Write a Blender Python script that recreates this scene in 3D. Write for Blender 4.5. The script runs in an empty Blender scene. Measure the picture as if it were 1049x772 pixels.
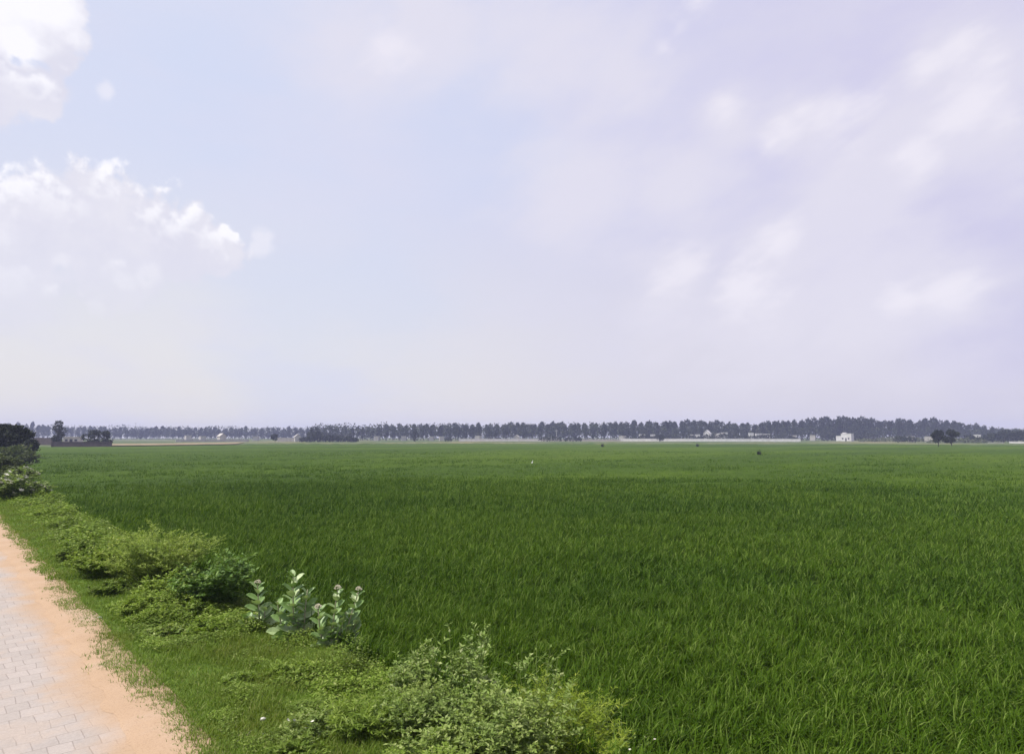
import bpy, math, random
import numpy as np

# ------------------------------------------------------------------ basics
scn = bpy.context.scene
COL = scn.collection
RNG = np.random.default_rng(11)
random.seed(11)
R = math.radians
W, H, F, HY = 1049, 772, 683.0, 447.0          # photograph size, focal length in pixels, horizon row
YAW, CZ = R(41.2), 2.5
PITCH = math.atan((HY - H / 2) / F)
SY, CY = math.sin(YAW), math.cos(YAW)


def ray(px, py):
    x, y = px - W / 2, H / 2 - py
    fw = F * math.cos(PITCH) - y * math.sin(PITCH)
    up = F * math.sin(PITCH) + y * math.cos(PITCH)
    return np.array([x * CY + fw * SY, -x * SY + fw * CY, up]), fw


def on_ground(px, py, z=0.0):
    r, _ = ray(px, py)
    t = (z - CZ) / r[2]
    return r[0] * t, r[1] * t


def at_depth(px, py, d):
    """The point seen at (px, py) at a forward distance of d metres."""
    r, fw = ray(px, py)
    t = d / fw
    return np.array([r[0] * t, r[1] * t, CZ + r[2] * t])


def forward(x, y):
    return x * SY + y * CY


def lateral(x, y):
    return x * CY - y * SY


# ------------------------------------------------------------------ smooth value noise (numpy)
def _hash(ix, iy, seed):
    h = (ix * 374761393 + iy * 668265263 + seed * 144665) & 0x7FFFFFFF
    h = ((h ^ (h >> 13)) * 1274126177) & 0x7FFFFFFF
    return ((h ^ (h >> 16)) & 0xFFFF) / 65535.0


def vnoise(x, y, s=1.0, seed=0):
    x = np.asarray(x, float) / s; y = np.asarray(y, float) / s
    ix = np.floor(x).astype(np.int64); iy = np.floor(y).astype(np.int64)
    fx = x - ix; fy = y - iy
    fx = fx * fx * (3 - 2 * fx); fy = fy * fy * (3 - 2 * fy)
    a = _hash(ix, iy, seed); b = _hash(ix + 1, iy, seed)
    c = _hash(ix, iy + 1, seed); d = _hash(ix + 1, iy + 1, seed)
    return (a * (1 - fx) + b * fx) * (1 - fy) + (c * (1 - fx) + d * fx) * fy


def sstep(a, b, x):
    t = np.clip((np.asarray(x, float) - a) / (b - a), 0, 1)
    return t * t * (3 - 2 * t)


# ------------------------------------------------------------------ mesh building
def make_mesh(name, verts, faces, mat_ids=None, smooth=False):
    """faces: list of (M,k) index arrays."""
    me = bpy.data.meshes.new(name)
    verts = np.asarray(verts, np.float32).reshape(-1, 3)
    faces = [np.asarray(f, np.int32) for f in faces if len(f)]
    loops = np.concatenate([f.ravel() for f in faces])
    sizes = np.concatenate([np.full(len(f), f.shape[1], np.int32) for f in faces])
    starts = np.concatenate([[0], np.cumsum(sizes)[:-1]]).astype(np.int32)
    me.vertices.add(len(verts)); me.vertices.foreach_set('co', verts.ravel())
    me.loops.add(len(loops)); me.loops.foreach_set('vertex_index', loops)
    me.polygons.add(len(sizes)); me.polygons.foreach_set('loop_start', starts)
    me.polygons.foreach_set('loop_total', sizes)
    if mat_ids is not None:
        me.polygons.foreach_set('material_index', np.concatenate(
            [np.full(len(f), m, np.int32) for f, m in zip(faces, mat_ids)]))
    me.polygons.foreach_set('use_smooth', np.full(len(sizes), smooth))
    me.update(calc_edges=True)
    me.validate()
    return me


class Geo:
    """Collects pieces of geometry that become one mesh."""
    def __init__(self):
        self.v, self.f, self.m, self.n = [], [], [], 0

    def add(self, v, faces, mat=0):
        v = np.asarray(v, float).reshape(-1, 3)
        for f in faces:
            f = np.asarray(f, np.int64)
            if len(f):
                self.f.append(f + self.n); self.m.append(mat)
        self.v.append(v); self.n += len(v)

    def box(self, x0, x1, y0, y1, z0, z1, mat=0):
        v = [(x, y, z) for z in (z0, z1) for y in (y0, y1) for x in (x0, x1)]
        self.add(v, [[(0, 2, 3, 1), (4, 5, 7, 6), (0, 1, 5, 4), (2, 6, 7, 3), (0, 4, 6, 2), (1, 3, 7, 5)]], mat)

    def tube(self, pts, rad, sides=6, mat=0):
        pts = np.asarray(pts, float); k = len(pts)
        rad = np.broadcast_to(np.asarray(rad, float), (k,))
        d = np.gradient(pts, axis=0); d /= np.linalg.norm(d, axis=1)[:, None] + 1e-9
        up = np.where(np.abs(d[:, 2:3]) > .9, np.array([[1., 0, 0]]), np.array([[0, 0, 1.]]))
        a = np.cross(d, up); a /= np.linalg.norm(a, axis=1)[:, None] + 1e-9
        b = np.cross(d, a)
        th = np.arange(sides) / sides * 2 * math.pi
        v = pts[:, None] + rad[:, None, None] * (a[:, None] * np.cos(th)[None, :, None] + b[:, None] * np.sin(th)[None, :, None])
        i = np.arange(k - 1)[:, None] * sides; j = np.arange(sides)[None]; jn = (j + 1) % sides
        q = np.stack([i + j, i + jn, i + sides + jn, i + sides + j], -1).reshape(-1, 4)
        self.add(v, [q, [tuple(range(sides - 1, -1, -1))], [tuple((k - 1) * sides + s for s in range(sides))]], mat)

    def build(self, name, mats, parent=None, smooth=False, loc=(0, 0, 0), rz=0):
        if not isinstance(mats, (list, tuple)): mats = [mats]
        me = make_mesh(name, np.concatenate(self.v), self.f, self.m, smooth)
        for m in mats: me.materials.append(m)
        o = bpy.data.objects.new(name, me); COL.objects.link(o)
        o.location = loc; o.rotation_euler = (0, 0, rz)
        if parent: o.parent = parent
        return o


def tag(o, label=None, cat=None, group=None, kind=None):
    if label: o['label'] = label
    if cat: o['category'] = cat
    if group: o['group'] = group
    if kind: o['kind'] = kind
    return o


def empty(name, loc, rz=0.0, sc=1.0):
    o = bpy.data.objects.new(name, None); COL.objects.link(o)
    o.empty_display_size = .2
    o.location = loc; o.rotation_euler = (0, 0, rz); o.scale = (sc, sc, sc)
    return o


def copy_tree(src, loc, rz=0.0, sc=(1, 1, 1), label=None, group=None):
    r = src.copy(); COL.objects.link(r)
    r.location = loc; r.rotation_euler = (0, 0, rz); r.scale = sc
    if label: r['label'] = label
    if group: r['group'] = group
    for ch in list(src.children):
        c = ch.copy(); COL.objects.link(c); c.parent = r
        for g in list(ch.children):
            d = g.copy(); COL.objects.link(d); d.parent = c
    return r


# ---- leaf and blade batches
def norm(a):
    return a / (np.linalg.norm(a, axis=-1, keepdims=True) + 1e-9)


def leaf_batch(geo, base, d, nrm, L, w, mat=0, fold=.25, curl=0.0):
    """Pointed leaves with a folded midrib: base (N,3), direction d, surface normal nrm, length L, width w."""
    n = len(base); d = norm(d)
    s = norm(np.cross(d, nrm)); up = np.cross(s, d)
    L = np.broadcast_to(L, (n,))[:, None]; w = np.broadcast_to(w, (n,))[:, None]
    mid = base + d * L * .55 - up * w * fold - up * L * curl * .1
    l = base + d * L * .45 + s * w * .5; r = base + d * L * .45 - s * w * .5
    tip = base + d * L - up * L * curl
    v = np.stack([base, r, tip, l, mid], 1).reshape(-1, 3)
    i = np.arange(n)[:, None] * 5
    geo.add(v, [np.concatenate([i + [0, 1, 2, 4], i + [0, 4, 2, 3]])], mat)


def broad_leaf_batch(geo, base, d, nrm, L, w, mat=0, cup=.2):
    """Broad oval leaves with eight rim points."""
    n = len(base); d = norm(d); s = norm(np.cross(d, nrm)); up = np.cross(s, d)
    L = np.broadcast_to(L, (n,))[:, None]; w = np.broadcast_to(w, (n,))[:, None]
    prof = [(0, 0), (.12, .62), (.38, 1.), (.68, .92), (.9, .5), (1., 0)]
    right = [base + d * L * t + s * w * .5 * q + up * w * cup * q for t, q in prof[1:-1]]
    left = [base + d * L * t - s * w * .5 * q + up * w * cup * q for t, q in prof[1:-1]]
    mids = [base + d * L * t - up * L * .08 * t * t for t, q in prof[1:-1]]
    tip = base + d * L - up * L * .1
    v = np.stack([base] + right + left + mids + [tip], 1).reshape(-1, 3)   # 0, 1-4, 5-8, 9-12, 13
    i = np.arange(n)[:, None] * 14
    q = [i + [9 + k, 1 + k, 2 + k, 10 + k] for k in range(3)] + [i + [5 + k, 9 + k, 10 + k, 6 + k] for k in range(3)]
    t = [i + [0, 1, 9], i + [0, 9, 5], i + [12, 4, 13], i + [8, 12, 13]]
    geo.add(v, [np.concatenate(q), np.concatenate(t)], mat)


def blade_batch(geo, base, az, tilt, bend, L, w, nseg=3, mat=0):
    n = len(base)
    dh = np.stack([np.cos(az), np.sin(az), np.zeros(n)], 1)
    tw = az + math.pi / 2 + RNG.uniform(-.9, .9, n)
    side = np.stack([np.cos(tw), np.sin(tw), np.zeros(n)], 1)
    p = base.copy(); out = []
    for k in range(nseg):
        ww = w * (1 - .15 * k) * (.75 if k == 0 else 1)
        out += [p - side * ww[:, None] * .5, p + side * ww[:, None] * .5]
        th = tilt + bend * ((k + .5) / nseg) ** 1.5
        p = p + (L / nseg)[:, None] * (dh * np.sin(th)[:, None] + np.array([0, 0, 1.]) * np.cos(th)[:, None])
    out.append(p)
    m = 2 * nseg + 1
    v = np.stack(out, 1).reshape(-1, 3)
    i = np.arange(n)[:, None] * m
    q = [i + [2 * k, 2 * k + 1, 2 * k + 3, 2 * k + 2] for k in range(nseg - 1)]
    fs = ([np.concatenate(q)] if q else []) + [i + [m - 3, m - 2, m - 1]]
    geo.add(v, fs, mat)


# ------------------------------------------------------------------ materials
def new_mat(name):
    m = bpy.data.materials.new(name); m.use_nodes = True
    nt = m.node_tree; nt.nodes.clear()
    out = nt.nodes.new('ShaderNodeOutputMaterial')
    return m, nt, out


def N(nt, kind, **kw):
    n = nt.nodes.new(kind)
    for k, v in kw.items(): setattr(n, k, v)
    return n


def ramp(nt, fac, stops):
    r = N(nt, 'ShaderNodeValToRGB')
    el = r.color_ramp.elements
    while len(el) < len(stops): el.new(.5)
    for e, (p, c) in zip(el, stops):
        e.position = p; e.color = (*c, 1)
    nt.links.new(fac, r.inputs[0])
    return r.outputs[0]


def mixc(nt, fac, a, b, mode='MIX'):
    n = N(nt, 'ShaderNodeMix', data_type='RGBA', blend_type=mode)
    for sock, val in ((n.inputs[0], fac), (n.inputs[6], a), (n.inputs[7], b)):
        if hasattr(val, 'links'): nt.links.new(val, sock)
        elif isinstance(val, (int, float)): sock.default_value = val
        else: sock.default_value = (*val, 1)
    return n.outputs[2]


def noise(nt, scale, detail=4, rough=.55, vec=None, dim='3D'):
    n = N(nt, 'ShaderNodeTexNoise', noise_dimensions=dim)
    n.inputs['Scale'].default_value = scale; n.inputs['Detail'].default_value = detail
    n.inputs['Roughness'].default_value = rough
    if vec is not None: nt.links.new(vec, n.inputs['Vector'])
    return n.outputs[0]


def wpos(nt):
    return N(nt, 'ShaderNodeNewGeometry').outputs['Position']


def math_node(nt, op, a, b=None, c=None, clamp=False):
    n = N(nt, 'ShaderNodeMath', operation=op); n.use_clamp = clamp
    for s, v in zip(n.inputs, (a, b, c)):
        if v is None: continue
        if hasattr(v, 'links'): nt.links.new(v, s)
        else: s.default_value = v
    return n.outputs[0]


def maprange(nt, v, a, b, c=0.0, d=1.0, smooth=True):
    n = N(nt, 'ShaderNodeMapRange'); n.interpolation_type = 'SMOOTHSTEP' if smooth else 'LINEAR'
    nt.links.new(v, n.inputs[0])
    for i, x in enumerate((a, b, c, d)): n.inputs[1 + i].default_value = x
    return n.outputs[0]


def foliage_mat(name, stops, patch=None, patch_scale=.5, trans=.3, rough=.5, spec=.25):
    """Leaves: colour varies leaf by leaf and in patches; light also passes through."""
    m, nt, out = new_mat(name)
    g = N(nt, 'ShaderNodeNewGeometry')
    col = ramp(nt, g.outputs['Random Per Island'], stops)
    if patch:
        nz = noise(nt, patch_scale, 3, .6, g.outputs['Position'])
        col = mixc(nt, maprange(nt, nz, .42, .62), col, patch, 'MULTIPLY')
    p = N(nt, 'ShaderNodeBsdfPrincipled')
    nt.links.new(col, p.inputs['Base Color'])
    p.inputs['Roughness'].default_value = rough
    p.inputs['Specular IOR Level'].default_value = spec
    t = N(nt, 'ShaderNodeBsdfTranslucent')
    nt.links.new(mixc(nt, 1.0, col, (1.1, 1.15, .6), 'MULTIPLY'), t.inputs['Color'])
    mx = N(nt, 'ShaderNodeMixShader'); mx.inputs[0].default_value = trans
    nt.links.new(p.outputs[0], mx.inputs[1]); nt.links.new(t.outputs[0], mx.inputs[2])
    nt.links.new(mx.outputs[0], out.inputs[0])
    return m


def plain_mat(name, a, b, scale=4.0, rough=.85, bump=.0, detail=5):
    m, nt, out = new_mat(name)
    pos = wpos(nt)
    nz = noise(nt, scale, detail, .6, pos)
    p = N(nt, 'ShaderNodeBsdfPrincipled')
    nt.links.new(ramp(nt, nz, [(.3, a), (.7, b)]), p.inputs['Base Color'])
    p.inputs['Roughness'].default_value = rough
    p.inputs['Specular IOR Level'].default_value = .2
    if bump:
        bp = N(nt, 'ShaderNodeBump'); bp.inputs['Strength'].default_value = bump
        bp.inputs['Distance'].default_value = .02
        nt.links.new(noise(nt, scale * 4, 6, .65, pos), bp.inputs['Height'])
        nt.links.new(bp.outputs[0], p.inputs['Normal'])
    nt.links.new(p.outputs[0], out.inputs[0])
    return m


M = {}
M['rice'] = foliage_mat('rice_leaf', [(0, (.028, .062, .003)), (.5, (.052, .102, .005)), (.78, (.082, .142, .011)), (1, (.17, .235, .05))],
                        (.74, .80, .8), .10, trans=.3, rough=.6, spec=.05)
M['grass'] = foliage_mat('verge_grass', [(0, (.095, .16, .014)), (.5, (.145, .23, .028)), (.88, (.21, .29, .055)), (1, (.31, .32, .11))],
                         (.95, .86, .85), .9, trans=.34, spec=.12)
M['weeds'] = foliage_mat('weed_leaf', [(0, (.13, .205, .022)), (.5, (.195, .285, .038)), (.88, (.28, .36, .07)), (1, (.37, .41, .14))],
                         (.72, .74, .8), .9, trans=.34, spec=.12)
M['bright_leaf'] = foliage_mat('bright_leaf', [(0, (.15, .225, .026)), (.6, (.23, .32, .046)), (1, (.33, .40, .10))], (.82, .86, .9), 1.5, trans=.36, spec=.15)
M['feather_leaf'] = foliage_mat('feathery_leaf', [(0, (.20, .28, .045)), (.6, (.30, .38, .075)), (1, (.42, .47, .15))], (.88, .92, .9), 1.6, trans=.36, spec=.15)
M['dark_leaf'] = foliage_mat('dark_shrub_leaf', [(0, (.085, .165, .022)), (.6, (.14, .235, .04)), (1, (.23, .32, .08))], (.8, .85, .9), 1.6, spec=.2)
M['grey_leaf'] = foliage_mat('grey_green_leaf', [(0, (.16, .235, .05)), (.6, (.235, .32, .075)), (.9, (.34, .40, .14)), (1, (.45, .48, .24))], (.85, .9, .85), 2., rough=.5, spec=.2)
M['olive_leaf'] = foliage_mat('olive_leaf', [(0, (.17, .24, .045)), (.6, (.25, .33, .078)), (1, (.38, .43, .16))], (.8, .85, .85), 2., trans=.34, spec=.15)
M['gold_leaf'] = foliage_mat('yellow_green_leaf', [(0, (.18, .26, .02)), (.6, (.26, .34, .035)), (1, (.38, .43, .08))], (.88, .88, .8), 3., trans=.36, spec=.1)
M['dim_leaf'] = foliage_mat('dim_shrub_leaf', [(0, (.075, .10, .04)), (.6, (.115, .14, .06)), (1, (.18, .20, .10))], (.8, .85, .85), .8, spec=.1)
M['waxy_leaf'] = foliage_mat('waxy_grey_leaf', [(0, (.15, .25, .065)), (.5, (.23, .34, .115)), (1, (.40, .48, .24))], trans=.15, rough=.42, spec=.4)
M['tree'] = foliage_mat('tree_leaf', [(0, (.014, .022, .008)), (.6, (.023, .034, .012)), (1, (.045, .055, .02))], (.75, .8, .8), .25, trans=.2)
M['dark_tree'] = foliage_mat('dark_tree_leaf', [(0, (.018, .026, .010)), (.6, (.028, .038, .014)), (1, (.045, .055, .02))], (.75, .8, .8), .3, trans=.12)
M['scrub'] = foliage_mat('scrub_leaf', [(0, (.028, .042, .014)), (.6, (.045, .062, .02)), (1, (.075, .085, .034))], (.7, .75, .75), .06, trans=.15)
M['pale_scrub'] = foliage_mat('pale_scrub_leaf', [(0, (.09, .11, .06)), (.6, (.14, .16, .09)), (1, (.2, .21, .14))], (.8, .8, .8), .2, trans=.15)
M['bark'] = plain_mat('bark', (.05, .04, .03), (.12, .10, .08), 6)
M['stem'] = plain_mat('green_stem', (.09, .14, .03), (.15, .19, .05), 12)
M['pale_stem'] = plain_mat('pale_stem', (.22, .22, .13), (.32, .30, .2), 12)
M['twig'] = plain_mat('dry_twig', (.22, .18, .14), (.42, .36, .30), 20)
M['petal'] = plain_mat('flower_petal', (.62, .55, .42), (.78, .76, .60), 60, .6)
M['white_petal'] = plain_mat('white_petal', (.62, .60, .48), (.78, .76, .66), 60, .6)
M['white_wall'] = plain_mat('whitewash', (.50, .485, .47), (.66, .645, .63), .6)
M['old_wall'] = plain_mat('weathered_plaster', (.36, .34, .31), (.5, .47, .43), .5)
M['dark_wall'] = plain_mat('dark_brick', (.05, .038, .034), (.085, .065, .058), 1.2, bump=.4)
M['dark_opening'] = plain_mat('dark_opening', (.03, .03, .035), (.05, .05, .055), 1)
M['roof_grey'] = plain_mat('grey_roof', (.25, .24, .24), (.36, .35, .34), 1)
M['plastic'] = plain_mat('white_plastic', (.62, .62, .64), (.8, .8, .82), 30, .35)
M['stone'] = plain_mat('pale_stone', (.38, .36, .32), (.6, .58, .52), 30, .8)
M['dark_stone'] = plain_mat('dark_stone', (.06, .055, .05), (.12, .11, .10), 8, .9, .4)
M['feather'] = plain_mat('white_feather', (.6, .6, .6), (.72, .72, .72), 30, .7)
M['beak'] = plain_mat('yellow_beak', (.45, .3, .05), (.55, .38, .08), 30, .5)
M['concrete'] = plain_mat('concrete', (.4, .39, .38), (.55, .54, .52), 3)


# ground: soil on the verge, dark mud in the field, mixed dry and green fields beyond
def ground_mat():
    m, nt, out = new_mat('ground_soil')
    pos = wpos(nt)
    sx = N(nt, 'ShaderNodeSeparateXYZ'); nt.links.new(pos, sx.inputs[0])
    n1 = noise(nt, .9, 5, .6, pos); n2 = noise(nt, .02, 4, .55, pos); n3 = noise(nt, 14, 5, .6, pos)
    soil = ramp(nt, n3, [(.3, (.10, .09, .035)), (.7, (.20, .165, .075))])
    green = ramp(nt, n1, [(.35, (.065, .12, .016)), (.65, (.10, .155, .026))])
    verge = mixc(nt, maprange(nt, n1, .25, .5), soil, green)
    mud = ramp(nt, n3, [(.3, (.018, .03, .008)), (.7, (.03, .042, .012))])
    far = ramp(nt, n2, [(.35, (.055, .085, .03)), (.5, (.085, .11, .04)), (.62, (.17, .15, .075))])
    ln = N(nt, 'ShaderNodeVectorMath', operation='LENGTH'); nt.links.new(pos, ln.inputs[0])
    field = mixc(nt, maprange(nt, ln.outputs['Value'], 150, 200), mud, far)
    col = mixc(nt, maprange(nt, sx.outputs[0], 3.3, 4.0), verge, field)
    p = N(nt, 'ShaderNodeBsdfPrincipled'); nt.links.new(col, p.inputs['Base Color'])
    p.inputs['Roughness'].default_value = .95; p.inputs['Specular IOR Level'].default_value = .1
    bp = N(nt, 'ShaderNodeBump'); bp.inputs['Strength'].default_value = .4; bp.inputs['Distance'].default_value = .02
    nt.links.new(n3, bp.inputs['Height']); nt.links.new(bp.outputs[0], p.inputs['Normal'])
    nt.links.new(p.outputs[0], out.inputs[0])
    return m


def sand_colour(nt, pos):
    n1 = noise(nt, 1.3, 6, .6, pos); n2 = noise(nt, 60, 5, .7, pos)
    col = ramp(nt, n1, [(.3, (.355, .245, .155)), (.55, (.39, .275, .182)), (.75, (.40, .30, .22))])
    return mixc(nt, maprange(nt, n2, .45, .75), col, mixc(nt, 1.0, col, (.76, .74, .72), 'MULTIPLY'))


def paver_mat():
    m, nt, out = new_mat('block_paving')
    pos = wpos(nt)
    # slightly wobbling coordinates so that the joints are not ruled lines
    wob = N(nt, 'ShaderNodeVectorMath', operation='MULTIPLY_ADD')
    nn = N(nt, 'ShaderNodeTexNoise'); nn.inputs['Scale'].default_value = 2.3; nn.inputs['Detail'].default_value = 3
    nt.links.new(pos, nn.inputs['Vector'])
    nt.links.new(nn.outputs['Color'], wob.inputs[0]); wob.inputs[1].default_value = (.05, .05, 0); nt.links.new(pos, wob.inputs[2])
    br = N(nt, 'ShaderNodeTexBrick'); br.offset = .5; br.squash = 1
    nt.links.new(wob.outputs[0], br.inputs['Vector'])
    br.inputs['Scale'].default_value = 1; br.inputs['Brick Width'].default_value = .18
    br.inputs['Row Height'].default_value = .21; br.inputs['Mortar Size'].default_value = .0055
    br.inputs['Mortar Smooth'].default_value = .5; br.inputs['Bias'].default_value = 0
    br.inputs['Color1'].default_value = (.345, .305, .272, 1); br.inputs['Color2'].default_value = (.39, .342, .305, 1)
    br.inputs['Mortar'].default_value = (.275, .238, .21, 1)
    n1 = noise(nt, 1.6, 5, .6, pos); n2 = noise(nt, 45, 4, .6, pos); n3 = noise(nt, .7, 4, .6, pos)
    # joints filled with sand in places
    worn = maprange(nt, n1, .44, .60, 0, .75)
    col = mixc(nt, worn, br.outputs[0], (.39, .325, .272))
    col = mixc(nt, maprange(nt, n2, .2, .8), col, mixc(nt, 1.0, col, (.84, .84, .85), 'MULTIPLY'))
    stain = noise(nt, .9, 6, .65, wob.outputs[0])
    col = mixc(nt, maprange(nt, stain, .52, .68, 0, .8), col, mixc(nt, 1.0, col, (.86, .84, .83), 'MULTIPLY'))
    sx = N(nt, 'ShaderNodeSeparateXYZ'); nt.links.new(pos, sx.inputs[0])
    edge = math_node(nt, 'MULTIPLY_ADD', n3, .9, sx.outputs[0])
    edge = math_node(nt, 'MULTIPLY_ADD', n1, .35, edge)
    sand = maprange(nt, edge, 1.62, 2.12)
    col = mixc(nt, sand, col, sand_colour(nt, pos))
    p = N(nt, 'ShaderNodeBsdfPrincipled'); nt.links.new(col, p.inputs['Base Color'])
    p.inputs['Roughness'].default_value = .9; p.inputs['Specular IOR Level'].default_value = .15
    bp = N(nt, 'ShaderNodeBump'); bp.inputs['Strength'].default_value = .35; bp.inputs['Distance'].default_value = .008
    h = math_node(nt, 'MULTIPLY', br.outputs['Fac'], math_node(nt, 'SUBTRACT', -1.0, math_node(nt, 'MULTIPLY', sand, -1.0)))
    h = math_node(nt, 'MULTIPLY_ADD', n2, .5, h)
    nt.links.new(h, bp.inputs['Height']); nt.links.new(bp.outputs[0], p.inputs['Normal'])
    nt.links.new(p.outputs[0], out.inputs[0])
    return m


def dirt_mat():
    m, nt, out = new_mat('sandy_dirt')
    pos = wpos(nt)
    n1 = noise(nt, 1.3, 6, .6, pos); n2 = noise(nt, 60, 5, .7, pos)
    col = sand_colour(nt, pos)
    p = N(nt, 'ShaderNodeBsdfPrincipled'); nt.links.new(col, p.inputs['Base Color'])
    p.inputs['Roughness'].default_value = .95; p.inputs['Specular IOR Level'].default_value = .1
    bp = N(nt, 'ShaderNodeBump'); bp.inputs['Strength'].default_value = .4; bp.inputs['Distance'].default_value = .008
    nt.links.new(math_node(nt, 'MULTIPLY_ADD', n1, 2., n2), bp.inputs['Height']); nt.links.new(bp.outputs[0], p.inputs['Normal'])
    nt.links.new(p.outputs[0], out.inputs[0])
    return m


def canopy_mat():
    m, nt, out = new_mat('rice_canopy')
    pos = wpos(nt)
    mp = N(nt, 'ShaderNodeMapping'); mp.inputs['Rotation'].default_value = (0, 0, YAW)
    mp.inputs['Scale'].default_value = (.25, 1, 1)
    nt.links.new(pos, mp.inputs['Vector'])
    n1 = noise(nt, .045, 4, .55, mp.outputs[0]); n2 = noise(nt, 1.2, 5, .7, pos)
    col = ramp(nt, n1, [(.28, (.030, .060, .001)), (.46, (.046, .086, .0015)), (.58, (.070, .116, .003)), (.72, (.058, .090, .006))])
    col = mixc(nt, maprange(nt, n2, .3, .7), mixc(nt, 1.0, col, (.6, .65, .6), 'MULTIPLY'), col)
    p = N(nt, 'ShaderNodeBsdfPrincipled'); nt.links.new(col, p.inputs['Base Color'])
    p.inputs['Roughness'].default_value = .9; p.inputs['Specular IOR Level'].default_value = .1
    bp = N(nt, 'ShaderNodeBump'); bp.inputs['Strength'].default_value = .8; bp.inputs['Distance'].default_value = .15
    nt.links.new(noise(nt, 2.2, 6, .7, pos), bp.inputs['Height']); nt.links.new(bp.outputs[0], p.inputs['Normal'])
    nt.links.new(p.outputs[0], out.inputs[0])
    return m


M['canopy'] = canopy_mat()


# ------------------------------------------------------------------ terrain
FIELD_Z = -.55


def gz(x, y):
    x = np.asarray(x, float); y = np.asarray(y, float)
    z = -.01 * sstep(1.6, 2.2, x) - .07 * sstep(2.2, 3.3, x)
    edge = 3.55 + .25 * (vnoise(y, y * 0, 2.5, 3) - .5)
    z = z + (FIELD_Z + .08) * sstep(0, .75, x - edge)
    r = np.hypot(x, y)
    z = z + np.where(x > 3.2, (-.08 - FIELD_Z) * sstep(150, 260, r) * sstep(4, 20, x), 0)
    bump = (vnoise(x, y, .5, 5) - .5) * .05 + (vnoise(x, y, .17, 6) - .5) * .02
    return z + bump * sstep(1.7, 2.2, x) * (1 - sstep(80, 140, r))


def axis(lo, hi, mid_lo, mid_hi, step, grow=1.25):
    out = list(np.arange(mid_lo, mid_hi + 1e-6, step))
    s, v = step, mid_hi
    while v < hi:
        s *= grow; v += s; out.append(min(v, hi))
    s, v, left = step, mid_lo, []
    while v > lo:
        s *= grow; v -= s; left.append(max(v, lo))
    return np.array(left[::-1] + out)


def grid_sheet(name, xs, ys, zf, mat, smooth=True):
    X, Y = np.meshgrid(xs, ys, indexing='ij')
    v = np.stack([X, Y, zf(X, Y)], -1).reshape(-1, 3)
    nx, ny = len(xs), len(ys)
    i = np.arange(nx - 1)[:, None] * ny + np.arange(ny - 1)[None]
    q = np.stack([i, i + ny, i + ny + 1, i + 1], -1).reshape(-1, 4)
    g = Geo(); g.add(v, [q])
    return g.build(name, mat, smooth=smooth)


tag(grid_sheet('ground', axis(-1250, 1250, 1.4, 5.0, .08), axis(-1250, 1250, 2.0, 45, .16), gz, ground_mat()), kind='structure',
    label='flat soil ground running out to the horizon', cat='ground')
tag(grid_sheet('road', np.linspace(-2.2, 1.5, 12), axis(-60, 700, 0, 40, .5, 1.3), lambda x, y: .008 + 0 * x, paver_mat()), kind='structure',
    label='pale block paved road with sandy worn joints', cat='road')

# sandy shoulder: a sheet with a ragged grass side and a ragged road side
ys = axis(-60, 700, 2, 40, .06, 1.2)
a = 1.40 + .14 * (vnoise(ys, ys * 0, 1.4, 21) - .5) + .10 * (vnoise(ys, ys * 0, .35, 22) - .5) + .04 * (vnoise(ys, ys * 0, .12, 26) - .5)
b = 1.98 + .1 * (vnoise(ys, ys * 0, .8, 23) - .5)
cols = np.linspace(0, 1, 9)
X = a[None] * (1 - cols[:, None]) + b[None] * cols[:, None]
Y = np.broadcast_to(ys, X.shape)
Zs = .014 + .012 * np.sin(cols * math.pi)[:, None] + .008 * (vnoise(X, Y, .12, 24) - .5) - .02 * (cols[:, None] > .99)
Zs[0] = .0095
ny = len(ys); i = np.arange(8)[:, None] * ny + np.arange(ny - 1)[None]
g = Geo(); g.add(np.stack([X, Y, Zs], -1), [np.stack([i, i + ny, i + ny + 1, i + 1], -1).reshape(-1, 4)])
tag(g.build('path', dirt_mat(), smooth=True), kind='structure', label='strip of orange sandy dirt beside the paving', cat='path')

# ------------------------------------------------------------------ rice
far_px = np.array([-400, 38, 115, 240, 300, 470, 640, 800, 900, 1049, 1500])
far_d = np.array([175, 172, 172, 215, 300, 345, 345, 310, 250, 205, 190])


def rice_far(x, y):
    d = np.maximum(forward(x, y), .1)
    px = W / 2 + lateral(x, y) / d * F / math.cos(PITCH)
    return np.interp(px, far_px, far_d)


def rice_edge(y):
    return 3.82 + .25 * (vnoise(y, np.zeros_like(y), 2.5, 3) - .5)


rice = Geo()


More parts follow.
